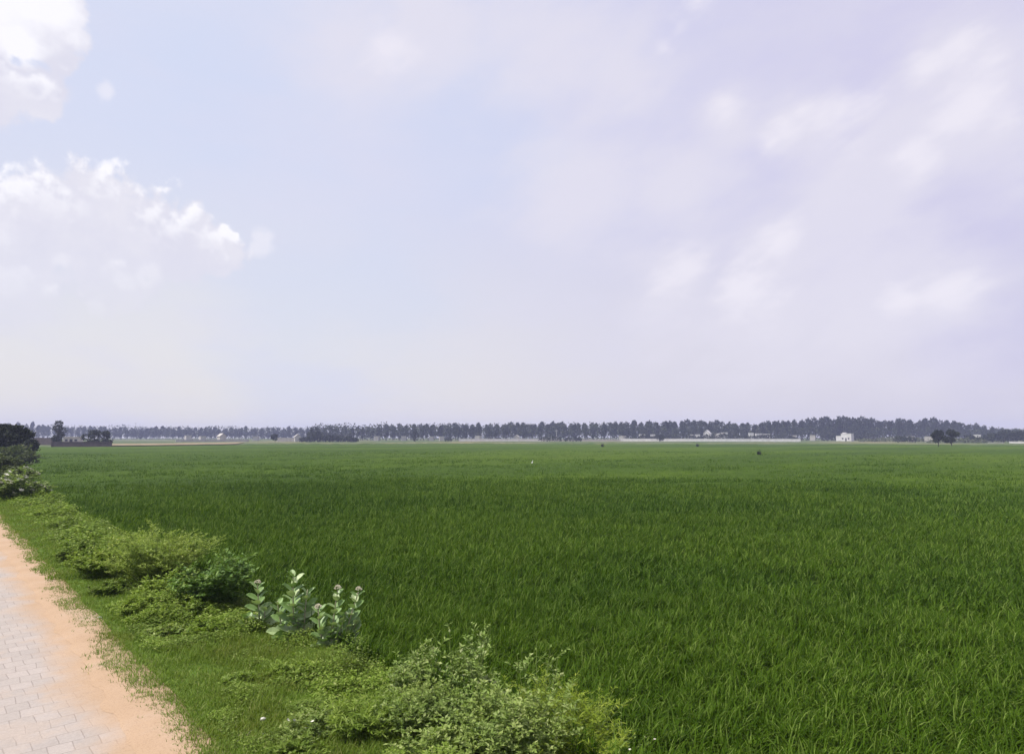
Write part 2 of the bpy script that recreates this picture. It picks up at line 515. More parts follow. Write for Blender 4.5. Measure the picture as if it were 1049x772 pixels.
def rice_ring(r0, r1, dens, nb, L, w, nseg, wide=1.0):
    area = .5 * (r1 * r1 - r0 * r0) * 2.1
    n = int(area * dens)
    r = np.sqrt(RNG.uniform(r0 * r0, r1 * r1, n)); th = YAW + RNG.uniform(-1.05, 1.05, n)
    x, y = r * np.sin(th), r * np.cos(th)
    k = (x > rice_edge(y)) & (forward(x, y) < rice_far(x, y) - 2)
    # thin and thick spots
    vig = .5 * vnoise(x, y, 1.1, 31) + .5 * vnoise(x, y, 4.5, 32)
    k &= RNG.uniform(0, 1, n) < .45 + 1.1 * vig
    x, y, vig = x[k], y[k], vig[k]; n = len(x)
    hv = .55 * RNG.uniform(0, 1, n) + .45 * vig                      # some hills stand taller than their neighbours
    idx = np.repeat(np.arange(n), nb); m = len(idx)
    az = RNG.uniform(0, 2 * math.pi, m)
    # a light wind leans the leaves to one side
    lean = -YAW + .25
    bx = x[idx] + .05 * wide * RNG.normal(size=m); by = y[idx] + .05 * wide * RNG.normal(size=m)
    base = np.stack([bx, by, gz(bx, by) + .24 + .13 * hv[idx]], 1)
    azx = np.cos(az) + .55 * math.cos(lean); azy = np.sin(az) + .55 * math.sin(lean)
    az = np.arctan2(azy, azx)
    ht = (.84 + .32 * vig[idx]) * RNG.uniform(.72, 1.08, m)
    blade_batch(rice, base, az, np.abs(RNG.normal(.38, .22, m)), np.abs(RNG.normal(1.15, .65, m)), L * ht, w * RNG.uniform(.75, 1.25, m), nseg)


rice_ring(3.2, 12, 105, 12, .27, .0135, 4)
rice_ring(12, 24, 66, 8, .29, .0165, 3)
rice_ring(24, 42, 24, 7, .36, .025, 2, 2)
rice_ring(42, 62, 11, 5, .32, .034, 2, 3)
rice_ring(62, 80, 6, 4, .30, .045, 2, 4)
rice_ring(80, 125, 2.5, 4, .28, .06, 2, 5)
# the closed canopy under and beyond the leaves
rr = np.concatenate([np.geomspace(3, 60, 150), np.geomspace(61, 420, 150)])
tt = np.linspace(YAW - 1.1, YAW + 1.1, 420)
RR, TT = np.meshgrid(rr, tt, indexing='ij')
X, Y = RR * np.sin(TT), RR * np.cos(TT)
top = .20 + .24 * sstep(14, 48, RR)
Z = np.maximum(FIELD_Z, gz(X, Y) * (1 - sstep(80, 150, RR)) + FIELD_Z * sstep(80, 150, RR)) + top + (vnoise(X, Y, .6, 41) - .5) * .14 + (vnoise(X, Y, 5, 42) - .5) * .1
Zg = gz(X, Y)
# on the bank the canopy drops to the ground
Z = np.where(X < rice_edge(Y) + .25, Zg - .05, Z)
nt_ = len(tt); i = np.arange(len(rr) - 1)[:, None] * nt_ + np.arange(nt_ - 1)[None]
q = np.stack([i, i + 1, i + nt_ + 1, i + nt_], -1).reshape(-1, 4)
cx, cy = X.ravel()[q].mean(1), Y.ravel()[q].mean(1)
keep = (cx > rice_edge(cy) - .1) & (forward(cx, cy) < rice_far(cx, cy)) & (forward(cx, cy) > 0)
rice.add(np.stack([X, Y, Z], -1), [q[keep]], 1)
tag(rice.build('rice_crop', [M['rice'], M['canopy']]), kind='stuff', label='dense dark green rice crop filling the wide field', cat='rice')

# ------------------------------------------------------------------ verge grass and low weeds
grass = Geo()


def scatter(n, y0, y1, x0, x1, power=1.0):
    u = RNG.uniform(0, 1, n)
    y = 1 / (1 / y0 + u * (1 / y1 - 1 / y0)) if power == 2 else y0 * (y1 / y0) ** u
    return RNG.uniform(x0, x1, n), y


for n, y0, y1, L, w, nb in ((44000, 3.0, 14, .080, .006, 5), (26000, 14, 40, .10, .011, 4), (6000, 40, 120, .14, .03, 3)):
    x, y = scatter(n, y0, y1, 1.36, 3.9)
    lim = 1.64 + .12 * (vnoise(y, y * 0, 1.1, 51) - .5) + .11 * (vnoise(y, y * 0, .28, 52) - .5)
    dens = .02 * (x > lim - .12) + .94 * sstep(-.02, .10, x - lim)
    k = (RNG.uniform(0, 1, n) < dens * (.55 + .6 * vnoise(x, y, .35, 53))) & (x < rice_edge(y) - .1)
    x, y = x[k], y[k]; idx = np.repeat(np.arange(len(x)), nb); m = len(idx)
    bx = x[idx] + RNG.normal(size=m) * .02; by = y[idx] + RNG.normal(size=m) * .02
    hh = RNG.uniform(.5, 1.25, m) * (.55 + .9 * vnoise(bx, by, .6, 54)) * (.7 + .5 * sstep(1.7, 2.6, bx))
    blade_batch(grass, np.stack([bx, by, np.maximum(gz(bx, by), .015 * (bx < 1.98)) - .005], 1), RNG.uniform(0, 2 * math.pi, m),
                np.abs(RNG.normal(.45, .3, m)), np.abs(RNG.normal(.7, .5, m)), L * hh, w * RNG.uniform(.7, 1.3, m), 2)
tag(grass.build('grass', M['grass']), kind='stuff', label='short olive green grass covering the road verge', cat='grass')

weeds = Geo()


def weed_cover(n, y0, y1, x0, x1, L, thr, height, seed):
    x, y = scatter(n, y0, y1, x0, x1)
    pn = .6 * vnoise(x, y, 1.3, seed) + .4 * vnoise(x, y, .4, seed + 1)
    k = (pn + .25 * sstep(x0, x1, x) > thr) & (x < rice_edge(y) + .15)
    x, y, pn = x[k], y[k], pn[k]
    nb = 7; idx = np.repeat(np.arange(len(x)), nb); m = len(idx)
    mound = height * (pn[idx] - thr + .25) * (.35 + .9 * sstep(x0, x0 + .9, x[idx]))
    bx = x[idx] + RNG.normal(size=m) * L * .9; by = y[idx] + RNG.normal(size=m) * L * .9
    z = gz(bx, by) + .02 + mound * RNG.uniform(.2, 1.1, m) * (.5 + vnoise(bx, by, .22, seed + 7))
    az = RNG.uniform(0, 2 * math.pi, m)
    d = np.stack([np.cos(az), np.sin(az), RNG.uniform(-.15, .7, m)], 1)
    nr = np.stack([RNG.normal(0, .35, m), RNG.normal(0, .35, m), np.ones(m)], 1)
    LL = L * RNG.uniform(.6, 1.35, m)
    leaf_batch(weeds, np.stack([bx, by, z], 1), d, nr, LL, LL * RNG.uniform(.22, .65, m), curl=.15)


weed_cover(24000, 8.6, 17, 2.15, 4.0, .036, .31, .34, 61)
weed_cover(13000, 16, 50, 2.5, 4.0, .070, .33, .45, 63)
weed_cover(3000, 50, 120, 2.0, 4.0, .16, .36, .6, 65)
weed_cover(24000, 3.6, 9.0, 2.05, 4.0, .024, .42, .36, 67)
weed_cover(3500, 4.4, 6.8, 3.0, 4.1, .034, .30, .5, 69)
tag(weeds.build('weeds', M['weeds']), kind='stuff', label='low bright green broadleaf weeds creeping over the verge', cat='weeds')


# ------------------------------------------------------------------ bushes on the verge
def bezier(p0, d0, L, droop, k=6):
    t = np.linspace(0, 1, k)[:, None]
    return p0 + d0 * L * t + np.array([0, 0, -1.]) * droop * L * t * t


def bush_geo(h, rad, stems, subs, per, leaf_l, leaf_w, leafmat, stemmat, seed, droop=.15, upright=.5, start=.25, fold=.25, flowers=None, sub_len=.38, ragged=.62):
    rg = np.random.default_rng(seed)
    st, lf = Geo(), Geo()
    B, D = [], []; tips = []
    for s in range(stems):
        az = rg.uniform(0, 2 * math.pi); out = math.sqrt(rg.uniform(0, 1))
        lean = out * (1.25 - upright * .6)
        d = np.array([math.cos(az) * lean, math.sin(az) * lean, 1.0]); d /= np.linalg.norm(d)
        # stems end on a rounded but uneven dome
        L = h * rg.uniform(ragged, 1.1) / max(.45, d[2]) * (1 - .35 * out)
        L = min(L, math.hypot(h, rad) * 1.05)
        p0 = np.array([math.cos(az), math.sin(az), 0]) * rad * .28 * out * rg.uniform(.5, 1)
        main = bezier(p0, d, L, droop * (0.4 + out), 7)
        st.tube(main, np.linspace(.0042, .0014, 7) * (h / .7), 4)
        lines = [(main, start)]
        for _ in range(subs):
            t = rg.uniform(.28, .95); k = int(t * 6); p = main[k]
            a2 = rg.uniform(0, 2 * math.pi)
            dd = d * .6 + np.array([math.cos(a2), math.sin(a2), rg.uniform(.0, .6)]) * .8; dd /= np.linalg.norm(dd)
            ln = bezier(p, dd, L * sub_len * rg.uniform(.5, 1.1), droop, 5)
            st.tube(ln, np.linspace(.0018, .0008, 5) * (h / .7), 3)
            lines.append((ln, .15))
        for ln, t0 in lines:
            n = max(3, int(per * (1.6 if ln is main else 1)))
            tt = rg.uniform(t0, 1.0, n) * (len(ln) - 1.001)
            k = tt.astype(int); fr = (tt - k)[:, None]
            p = ln[k] * (1 - fr) + ln[k + 1] * fr
            dl = norm(ln[k + 1] - ln[k])
            a3 = rg.uniform(0, 2 * math.pi, n)
            B.append(p); D.append(dl * .55 + np.stack([np.cos(a3), np.sin(a3), rg.uniform(-.35, .55, n)], 1) * .9)
            tips.append(ln[-1])
    B = np.concatenate(B); D = np.concatenate(D); n = len(B)
    ok = B[:, 2] > -.05
    B, D = B[ok], D[ok]; n = len(B)
    nr = np.stack([rg.normal(0, .45, n), rg.normal(0, .45, n), np.ones(n)], 1)
    LL = leaf_l * rg.uniform(.55, 1.3, n)
    leaf_batch(lf, B, D, nr, LL, LL * leaf_w * rg.uniform(.75, 1.25, n), fold=fold, curl=.12)
    fl = None
    if flowers:
        count, size = flowers
        g_ = Geo(); tips = np.array(tips); tips = tips[rg.permutation(len(tips))[:count]]
        m = 7; a = np.arange(m) / m * 2 * math.pi
        leaf_batch(g_, np.zeros((m, 3)), np.stack([np.cos(a), np.sin(a), np.full(m, .5)], 1), np.repeat([[0, 0, 1.]], m, 0), size, size * .7)
        fl = (g_, tips)
    return st, lf, fl


def bush(name, label, cat, x, y, h, rad, stems, subs, per, leaf_l, leaf_w, leafmat, stemmat='stem', seed=1, group=None, flowers=None, z=None, petal='white_petal', **kw):
    st, lf, fl = bush_geo(h, rad, stems, subs, per, leaf_l, leaf_w, leafmat, stemmat, seed, flowers=flowers, **kw)
    o = tag(empty(name, (x, y, float(gz(x, y)) if z is None else z)), label, cat, group)
    lf.build('foliage', M[leafmat], o); st.build('stems', M[stemmat], o)
    if fl:
        f0 = None
        for k, p in enumerate(fl[1]):
            if f0 is None: f0 = f1 = fl[0].build('flower', M[petal], o)
            else:
                f1 = f0.copy(); COL.objects.link(f1); f1.parent = o
            f1.location = p; f1.rotation_euler = (math.sin(k) * .5, math.cos(k * 1.7) * .5, k)
    return o


def spot(px, py, z=-.08):
    return on_ground(px, py, z)


# low weeds along the field edge, farther and farther back
wb = [(66, 545, .45), (84, 556, .5), (52, 532, .5), (60, 527, .5), (76, 541, .45), (46, 522, .6), (98, 560, .4), (50, 520, .55), (42, 514, .6)]
st, lf, _ = bush_geo(1.0, 1.0, 44, 5, 15, .11, .55, 'weeds', 'stem', 31, droop=.25, upright=.2)
first = None
for i, (px, py, h) in enumerate(wb):
    x, y = spot(px, py)
    if first is None:
        first = tag(empty('weed_bush', (x, y, float(gz(x, y)) - .03), 0, h), 'small bright green weed bush in the row along the field edge', 'bush',
                    'weed bushes along the field edge')
        lf.build('foliage', M['weeds'], first); st.build('stems', M['stem'], first)
    else:
        copy_tree(first, (x, y, float(gz(x, y)) - .03), i * 1.3, (h * 1.2, h * 1.7, h * .95))

# pale flowering bush and dark shrubs at the far left
bush('flowering_bush', 'pale flowering bush with creamy blooms beside the road at the left edge', 'bush', 2.75, 33.0, 1.4, 1.15, 60, 7, 22, .10, .45, 'grey_leaf',
     seed=41, flowers=(95, .12), droop=.15)
bush('flowering_bush', 'smaller pale flowering bush just right of the larger one on the verge', 'bush', 3.55, 34.2, .85, .6, 36, 6, 18, .10, .45, 'grey_leaf', seed=42, flowers=(36, .10))
bush('dark_shrub', 'dark grey-green shrub right behind the pale flowering bush', 'shrub', 3.0, 40, 1.45, 1.3, 60, 7, 22, .13, .5, 'dim_leaf', 'bark', seed=43)
bush('dark_shrub', 'tall dim green shrub behind the grey-green shrub by the road', 'shrub', 3.4, 50, 1.75, 1.5, 60, 7, 22, .16, .5, 'dim_leaf', 'bark', seed=44)

# boulder-like dark lump in front of the flowering bush
def rock(name, label, cat, x, y, r, mat, squash=.65, seed=1, z=None):
    rg = np.random.default_rng(seed); nu, nv = 12, 7
    u = np.arange(nu) / nu * 2 * math.pi; v = np.linspace(-.5, .5, nv) * math.pi
    V, U = np.meshgrid(v, u, indexing='ij')
    rr = r * (1 + rg.normal(0, .09, V.shape)); rr[0] = rr[0].mean(); rr[-1] = rr[-1].mean()
    P = np.stack([rr * np.cos(V) * np.cos(U) * 1.2, rr * np.cos(V) * np.sin(U), rr * np.sin(V) * squash], -1)
    i = np.arange(nv - 1)[:, None] * nu; j = np.arange(nu)[None]; jn = (j + 1) % nu
    g = Geo(); g.add(P, [np.stack([i + j, i + jn, i + nu + jn, i + nu + j], -1).reshape(-1, 4)])
    return tag(g.build(name, M[mat], smooth=True, loc=(x, y, (float(gz(x, y)) if z is None else z) + r * squash * .45)), label, cat)


x, y = spot(27, 513)
rock('boulder', 'dark lumpy stone at the foot of the pale flowering bush', 'stone', x, y, .42, 'dark_stone', .7, 3)
x, y = spot(36, 511)
rock('boulder', 'smaller dark stone touching the right side of the lumpy one', 'stone', x, y, .30, 'dark_stone', .8, 4)


# ------------------------------------------------------------------ waxy broad-leaved milkweed plants
def milkweed(label, px, py, stalks, seed):
    rg = np.random.default_rng(seed)
    x, y = spot(px, py, -.10)
    z0 = float(gz(x, y))
    o = tag(empty('milkweed_plant', (x, y, z0)), label, 'plant', 'waxy milkweed plants at the field edge')
    for (dx, dz_top, lean, n, L, flower) in stalks:      # dx: offset to the camera's right, in metres
        bx, by = dx * CY, -dx * SY
        tipx, tipy = bx + lean * CY, by - lean * SY
        t = np.linspace(0, 1, 8)[:, None]
        pts = np.array([bx, by, -.06]) * (1 - t) + np.array([tipx, tipy, dz_top]) * t
        pts[:, 0] += .02 * np.sin(t[:, 0] * 3 + seed)
        s = Geo(); s.tube(pts, np.linspace(.012, .006, 8), 6)
        so = s.build('stalk', M['pale_stem'], o, smooth=True)
        lv = Geo()
        n = int(n * 1.6)
        k = np.repeat(np.arange(n), 2)
        tt = (.10 + .88 * (k + .5) / n)
        p = pts[0] * (1 - tt[:, None]) + pts[-1] * tt[:, None]
        # opposite pairs, each pair turned a quarter of the way round
        base_az = -YAW + .25 + seed * .15
        az = base_az + (k % 2) * 1.0 + np.tile([0, math.pi], n) + rg.normal(0, .3, 2 * n)
        rise = .15 + .75 * tt + rg.normal(0, .12, 2 * n)
        d = np.stack([np.cos(az), np.sin(az), rise], 1)
        nr = np.stack([-np.cos(az) * rise, -np.sin(az) * rise, np.ones(2 * n)], 1) + rg.normal(0, .25, (2 * n, 3)) + np.array([-SY, -CY, .1]) * .45
        LL = L * (1.25 - .68 * tt) * rg.uniform(.85, 1.15, 2 * n)
        broad_leaf_batch(lv, p, d, nr, LL, LL * rg.uniform(.52, .68, 2 * n), cup=.12)
        lv.build('leaves', M['waxy_leaf'], so)
        if flower:
            fl = Geo(); c = pts[-1] + np.array([0, 0, .02]); m = 26
            for _ in range(m):
                dd = rg.normal(size=3); dd[2] = abs(dd[2]); dd /= np.linalg.norm(dd)
                q = c + dd * .026
                leaf_batch(fl, np.repeat(q[None], 4, 0), dd + rg.normal(0, .5, (4, 3)), np.repeat(dd[None], 4, 0), .02, .016)
            fl.build('flower_cluster', M['petal'], so)
    return o


milkweed('left waxy milkweed plant with a single main stalk and one pale bud', 264, 654, [(0, .66, -.01, 6, .20, True), (.05, .36, .04, 4, .22, False), (-.05, .26, -.10, 3, .2, False)], 1)
milkweed('tall middle waxy milkweed plant with dense rising leaves', 300, 664, [(.0, .90, .0, 9, .22, False), (.1, .70, .08, 6, .19, False), (-.09, .56, -.10, 5, .2, False), (.03, .4, .05, 4, .19, False)], 2)
milkweed('right waxy milkweed plant branching into several pale pink flowering stalks', 338, 672,
         [(.0, .86, .08, 7, .19, True), (.09, .84, .24, 7, .19, True), (-.03, .64, -.12, 6, .2, True), (.08, .5, .24, 5, .2, False), (-.05, .38, -.05, 4, .2, False), (.04, .6, .14, 6, .2, False)], 3)

# crumpled white plastic scrap below the right plant
x, y = spot(341, 676)
u = np.linspace(-1, 1, 9); UX, UY = np.meshgrid(u, u, indexing='ij')
PZ = .035 * (1 - .5 * UX ** 2) + .03 * (vnoise(UX + 5, UY + 5, .45, 71) - .3) - .02 * np.abs(UY)
P = np.stack([UX * .085 * (1 + .15 * np.sin(UY * 4)), UY * .05 + .02 * UX, PZ], -1)
i = np.arange(8)[:, None] * 9 + np.arange(8)[None]
top_q = np.stack([i, i + 9, i + 10, i + 1], -1).reshape(-1, 4)
g = Geo(); g.add(P, [top_q]); g.add(P - [0, 0, .004], [top_q[:, ::-1]])
tag(g.build('plastic_scrap', M['plastic'], smooth=True, loc=(x, y, float(gz(x, y)) + .06), rz=-YAW + .4),
    'crumpled white plastic scrap lying under the right milkweed plant', 'litter')

# ------------------------------------------------------------------ the front thicket
def front(name, label, cat, px, py, top, rad, *a, z=-.15, **kw):
    x, y = spot(px, py, z)
    d = forward(x, y)
    h = at_depth(px, top, d)[2] - float(gz(x, y))
    return bush(name, label, cat, x, y, h, rad, *a, **kw)


front('leafy_bush', 'grey-green leafy bush, tallest of the front thicket', 'bush', 470, 735, 620, .23, 22, 7, 15, .052, .42, 'grey_leaf', seed=51, droop=.03, upright=1.2, ragged=.5, sub_len=.26)
front('leafy_bush', 'slender grey-green bush with stems rising left of the tallest front bush', 'bush', 416, 728, 648, .22, 20, 7, 15, .046, .42, 'grey_leaf', seed=52, droop=.04, upright=1.1, ragged=.5, sub_len=.28)
front('leafy_bush', 'sparse grey-green sprigs standing behind the yellow-green mound', 'bush', 550, 768, 640, .17, 12, 5, 12, .046, .42, 'grey_leaf', seed=53, droop=.03, upright=1.2, ragged=.6, sub_len=.22, z=-.25)
front('fine_leaved_bush', 'rounded yellow-green fine-leaved bush at the right end of the front thicket', 'bush', 570, 790, 696, .26, 110, 9, 30, .050, .13, 'gold_leaf', seed=54, droop=.05, upright=.35, z=-.25)
front('weed_bush', 'olive green leafy bush filling the middle of the front thicket', 'bush', 508, 790, 696, .42, 54, 8, 20, .040, .45, 'olive_leaf', seed=55, droop=.1, upright=.5)
front('weed_bush', 'pale olive bush at the foot of the slender grey-green bush', 'bush', 428, 770, 692, .40, 52, 8, 20, .038, .42, 'olive_leaf', seed=56, droop=.12, upright=.4)
front('weed_bush', 'grassy bright green bush at the left end of the front thicket', 'bush', 375, 770, 702, .4, 70, 6, 20, .06, .18, 'bright_leaf', seed=57, droop=.15, upright=.5)
front('weed_bush', 'light green leafy bush between the sparse sprigs and the olive bush', 'bush', 528, 800, 690, .32, 44, 8, 18, .042, .42, 'olive_leaf', seed=58, droop=.1, upright=.5)
front('weed_bush', 'low dark bush at the bottom edge below the tallest front bush', 'bush', 460, 815, 732, .4, 54, 7, 20, .042, .5, 'olive_leaf', seed=59, droop=.15, upright=.4)
front('flowering_herb', 'low herb with tiny cream flowers at the right foot of the thicket', 'herb', 640, 800, 744, .24, 22, 5, 12, .03, .4, 'olive_leaf', seed=60, droop=.05, upright=.7, flowers=(40, .016), z=-.4)
front('weed_bush', 'small bright green tuft on the verge in front of the milkweeds', 'bush', 300, 706, 668, .5, 70, 5, 15, .045, .3, 'bright_leaf', seed=61, droop=.25, upright=.2)
front('weed_bush', 'low bright green tuft just right of the tuft before the milkweeds', 'bush', 345, 726, 690, .45, 60, 5, 15, .042, .35, 'weeds', seed=62, droop=.25, upright=.2)
front('weed_bush', 'low sparse green tuft nearer the road left of the bright tufts', 'bush', 246, 714, 684, .34, 36, 4, 12, .045, .3, 'bright_leaf', seed=63, droop=.3, upright=.2)
front('flowering_herb', 'low olive herb with small pale blooms between the twigs and the thicket', 'herb', 318, 772, 726, .5, 60, 5, 14, .032, .4, 'olive_leaf', seed=64, droop=.15, upright=.3, flowers=(26, .018))

front('weed_bush', 'loose olive clump between the pale-bloomed herb and the grassy bright bush', 'bush', 352, 752, 716, .36, 46, 5, 15, .042, .4, 'olive_leaf', seed=65, droop=.2, upright=.3)
front('weed_bush', 'spreading green clump at the bottom edge right of the dry twigs', 'bush', 300, 800, 752, .42, 50, 5, 14, .045, .35, 'weeds', seed=66, droop=.25, upright=.2)
# the large pale bush on the left of the verge and its neighbours
front('weed_bush', 'large feathery pale green bush, widest mound on the verge left of the dark leafy shrub', 'bush', 158, 606, 527, .9, 90, 8, 36, .050, .28, 'feather_leaf', seed=2, droop=.12, upright=.4)
front('weed_bush', 'rounded bright green bush pressed against the left side of the feathery pale bush', 'bush', 110, 598, 549, .8, 66, 7, 26, .052, .42, 'bright_leaf', seed=3, droop=.2, upright=.3)
front('weed_bush', 'low bright green bush with slim leaves in front of the feathery pale bush', 'bush', 148, 640, 600, .66, 54, 7, 20, .05, .32, 'bright_leaf', seed=4, droop=.2, upright=.3)
front('weed_bush', 'low yellowish green bush at the upper left end of the weedy mound', 'bush', 88, 582, 546, .9, 60, 6, 24, .06, .42, 'weeds', seed=5, droop=.2, upright=.3)
front('leafy_shrub', 'darker leafy shrub with upright stems right of the feathery pale bush', 'shrub', 220, 636, 558, .5, 34, 8, 22, .065, .5, 'dark_leaf', seed=6, droop=.1, upright=.75)
front('weed_bush', 'mid green leafy bush filling the foot of the darker shrub', 'bush', 192, 646, 606, .58, 46, 6, 17, .05, .36, 'bright_leaf', seed=7, droop=.2, upright=.4)
front('herb', 'small broad-leaved green herb standing at the foot of the darker shrub', 'herb', 232, 654, 630, .28, 16, 2, 9, .12, .5, 'bright_leaf', seed=8, droop=.3)
front('weed_bush', 'bright spreading weed clump closing the gap below the rounded bright bush', 'bush', 112, 618, 590, .6, 44, 6, 16, .05, .36, 'weeds', seed=10, droop=.2, upright=.3)
front('weed_bush', 'fresh green weed clump directly under the middle of the feathery pale bush', 'bush', 172, 626, 576, .6, 50, 6, 17, .055, .5, 'bright_leaf', seed=12, droop=.18, upright=.4)
front('weed_bush', 'low trailing green clump left of the slim-stalked milkweed', 'bush', 212, 662, 632, .5, 44, 5, 14, .06, .5, 'weeds', seed=13, droop=.25, upright=.2)
front('weed_bush', 'loose olive weed clump on the near side of the weedy mound', 'bush', 170, 662, 636, .5, 36, 5, 14, .05, .5, 'olive_leaf', seed=9, droop=.25, upright=.2)

# dry twigs by the road edge
x, y = spot(252, 772)
rg = np.random.default_rng(81); g = Geo()
for _ in range(26):
    a = rg.uniform(0, 2 * math.pi); d = np.array([math.cos(a), math.sin(a), rg.uniform(.15, .9)]); d /= np.linalg.norm(d)
    ln = bezier(np.array([rg.normal(0, .05), rg.normal(0, .05), .0]), d, rg.uniform(.1, .22), .3, 5)
    g.tube(ln, np.linspace(.004, .0015, 5), 4)
tag(g.build('dry_twigs', M['twig'], loc=(x, y, float(gz(x, y)))), 'clump of dry grey twigs on the verge at the bottom edge', 'twigs')

# small pale stones
for px, py, r, lab in ((269, 750, .022, 'upper of two small pale stones in the grass right of the twigs'), (270, 763, .018, 'lower of two small pale stones in the grass right of the twigs')):
    x, y = spot(px, py)
    rock('stone', lab, 'stone', x, y, r, 'stone', .7, int(px), z=float(gz(x, y)) + .03)
x, y = spot(96, 633)
rock('stone', 'lone pale stone on the sandy strip at the grass edge', 'stone', x, y - .4, .03, 'stone', .6, 9)


# ------------------------------------------------------------------ trees
def tree_proto(seed, h, w, trunk_h, n_leaf, leaf, leafmat, narrow=False):
    """Tapered trunk with limbs and a crown of leaf clumps in uneven lobes; base at the origin."""
    rg = np.random.default_rng(seed)
    tr, cr = Geo(), Geo()
    lean = rg.normal(0, .04 * h, 2)
    tp = np.array([[0, 0, -.2], [lean[0] * .3, lean[1] * .3, h * .35], [lean[0], lean[1], h * .8]])
    tr.tube(tp, [h * .028, h * .018, h * .006], 7)
    lobes = []
    k = rg.integers(6, 10)
    for i in range(k):
        t = rg.uniform(trunk_h / h + .08, .93); a = rg.uniform(0, 2 * math.pi)
        env = math.sin(min(1, (t - trunk_h / h) / (1 - trunk_h / h)) * math.pi * .8 + .35)
        rr = w * .5 * env * rg.uniform(.35, .8)
        c = np.array([lean[0] * t + math.cos(a) * rr, lean[1] * t + math.sin(a) * rr, t * h])
        lobes.append((c, w * rg.uniform(.2, .34), h * rg.uniform(.07, .14)))
        s = np.array([lean[0] * t * .7, lean[1] * t * .7, max(trunk_h * .8, c[2] - rr * 1.1)])
        tr.tube(np.array([s, (s + c) / 2 + [0, 0, -.04 * h], c]), [h * .011, h * .008, h * .003], 5)
    lobes.append((np.array([lean[0], lean[1], h * .9]), w * .24, h * .09))
    P, D = [], []
    for c, ra, rz in lobes:
        n = n_leaf // len(lobes)
        d = norm(rg.normal(size=(n, 3))); rad = rg.uniform(.25, 1.12, n) ** .6
        P.append(c + d * rad[:, None] * np.array([ra, ra, rz * 1.25])); D.append(d + rg.normal(0, .7, (n, 3)))
    P = np.concatenate(P); D = np.concatenate(D); n = len(P)
    LL = leaf * rg.uniform(.5, 1.4, n)
    leaf_batch(cr, P, D, rg.normal(size=(n, 3)) + [0, 0, .6], LL, LL * .7)
    return tr, cr


def tree(name, label, x, y, z, h, w, seed, mat='tree', group=None, n_leaf=700, leaf=.5, trunk=.25, cat='tree'):
    tr, cr = tree_proto(seed, h, w, h * trunk, n_leaf, leaf, mat)
    o = tag(empty(name, (x, y, z)), label, cat, group)
    tr.build('trunk', M['bark'], o); cr.build('crown', M[mat], o)
    return o


# the far line of trees: eight kinds, copied
protos = []
for k in range(8):
    hh = 10.0; ww = [4.2, 5.2, 6.2, 4.6, 5.6, 3.8, 6.6, 5.0][k]
    tr, cr = tree_proto(200 + k, hh, ww, [1.6, 2.2, 1.2, 2.4, 1.8, 2.6, 1.4, 2.0][k], 800, .9, 'tree')
    protos.append((tr, cr))
built = {}
top_px = np.array([-200, 35, 60, 115, 200, 300, 360, 430, 520, 600, 660, 705, 760, 775, 800, 850, 880, 905, 960, 1000, 1040, 1100, 1300])
top_py = np.array([438, 434, 438, 438, 438.5, 438, 437.5, 435, 434, 433.5, 432, 431.5, 433, 435, 430.5, 429, 427.5, 431, 430, 434.5, 441, 442, 442])


def sect(px):
    if px < 308: return ('hazy pale tree in the far treeline, left of the dark hedge clump', 'far trees left of the dark hedge clump')
    if px < 765: return ('blue-grey tree in the long unbroken far treeline behind the pale walls', 'far trees behind the long pale walls')
    return ('taller loose-crowned tree in the far treeline around the white house', 'far trees around the white house')


def far_tree(px, d, jit):
    k = random.randrange(8)
    py = float(np.interp(px, top_px, top_py)) + jit
    p = at_depth(px, py, d)
    h = max(3.0, p[2] + .1)
    lab, grp = sect(px)
    s = h / 10.0; sw = s * random.uniform(.62, .92)
    if d > 450: sw = max(sw, .8)
    loc, rz = (p[0], p[1], -.1), random.uniform(0, 6.28)
    if k not in built:
        o = tag(empty('tree', loc, rz), lab, 'tree', grp); o.scale = (sw, sw, s)
        tr, cr = protos[k]
        tr.build('trunk', M['bark'], o); cr.build('crown', M['tree'], o)
        built[k] = o
    else:
        copy_tree(built[k], loc, rz, (sw, sw, s), lab, grp)


px = -15.0
while px < 1090:
    far_tree(px, random.uniform(455, 480) + (160 if px < 325 else 0), random.uniform(-1.4, 1.8))
    px += random.uniform(4.2, 6.6) if px < 330 else random.uniform(4.8, 8.2)
px = 110.0
while px < 1080:
    far_tree(px, random.uniform(430, 450) + (160 if px < 320 else 0), random.uniform(.5, 3.5))
    px += random.uniform(5.5, 8) if px < 330 else random.uniform(7, 11)

# the scrub that closes the foot of the treeline: one uncountable mass
scrub = Geo(); n = 40000
pxs = RNG.uniform(-80, 1130, n); dd = RNG.uniform(424, 500, n) + 160 * (pxs < 322)
lat = (pxs - W / 2) * math.cos(PITCH) / F * dd
sx_, sy_ = lat * CY + dd * SY, -lat * SY + dd * CY
hs = 5.6 + 4.2 * vnoise(sx_, sy_, 14, 91) + 1.5 * vnoise(sx_, sy_, 4, 92)
hs *= np.interp(pxs, [0, 250, 330, 420, 780, 900, 1100], [1.3, 1.3, 1.2, 1.15, 1.15, .9, .8])
zz = hs * RNG.uniform(0, 1, n) ** .7
dv = norm(RNG.normal(size=(n, 3)) + [0, 0, .3]); LL = RNG.uniform(.6, 1.5, n)
leaf_batch(scrub, np.stack([sx_, sy_, zz - .1], 1), dv, RNG.normal(size=(n, 3)), LL, LL * .7)
tag(scrub.build('undergrowth', M['scrub']), kind='stuff', label='dark scrubby undergrowth closing the foot of the far treeline', cat='undergrowth')


# ------------------------------------------------------------------ nearer trees, hedges and walls
def sited(px, py_top, d, base=-.1):
    p = at_depth(px, py_top, d)
    return p[0], p[1], base, p[2] - base


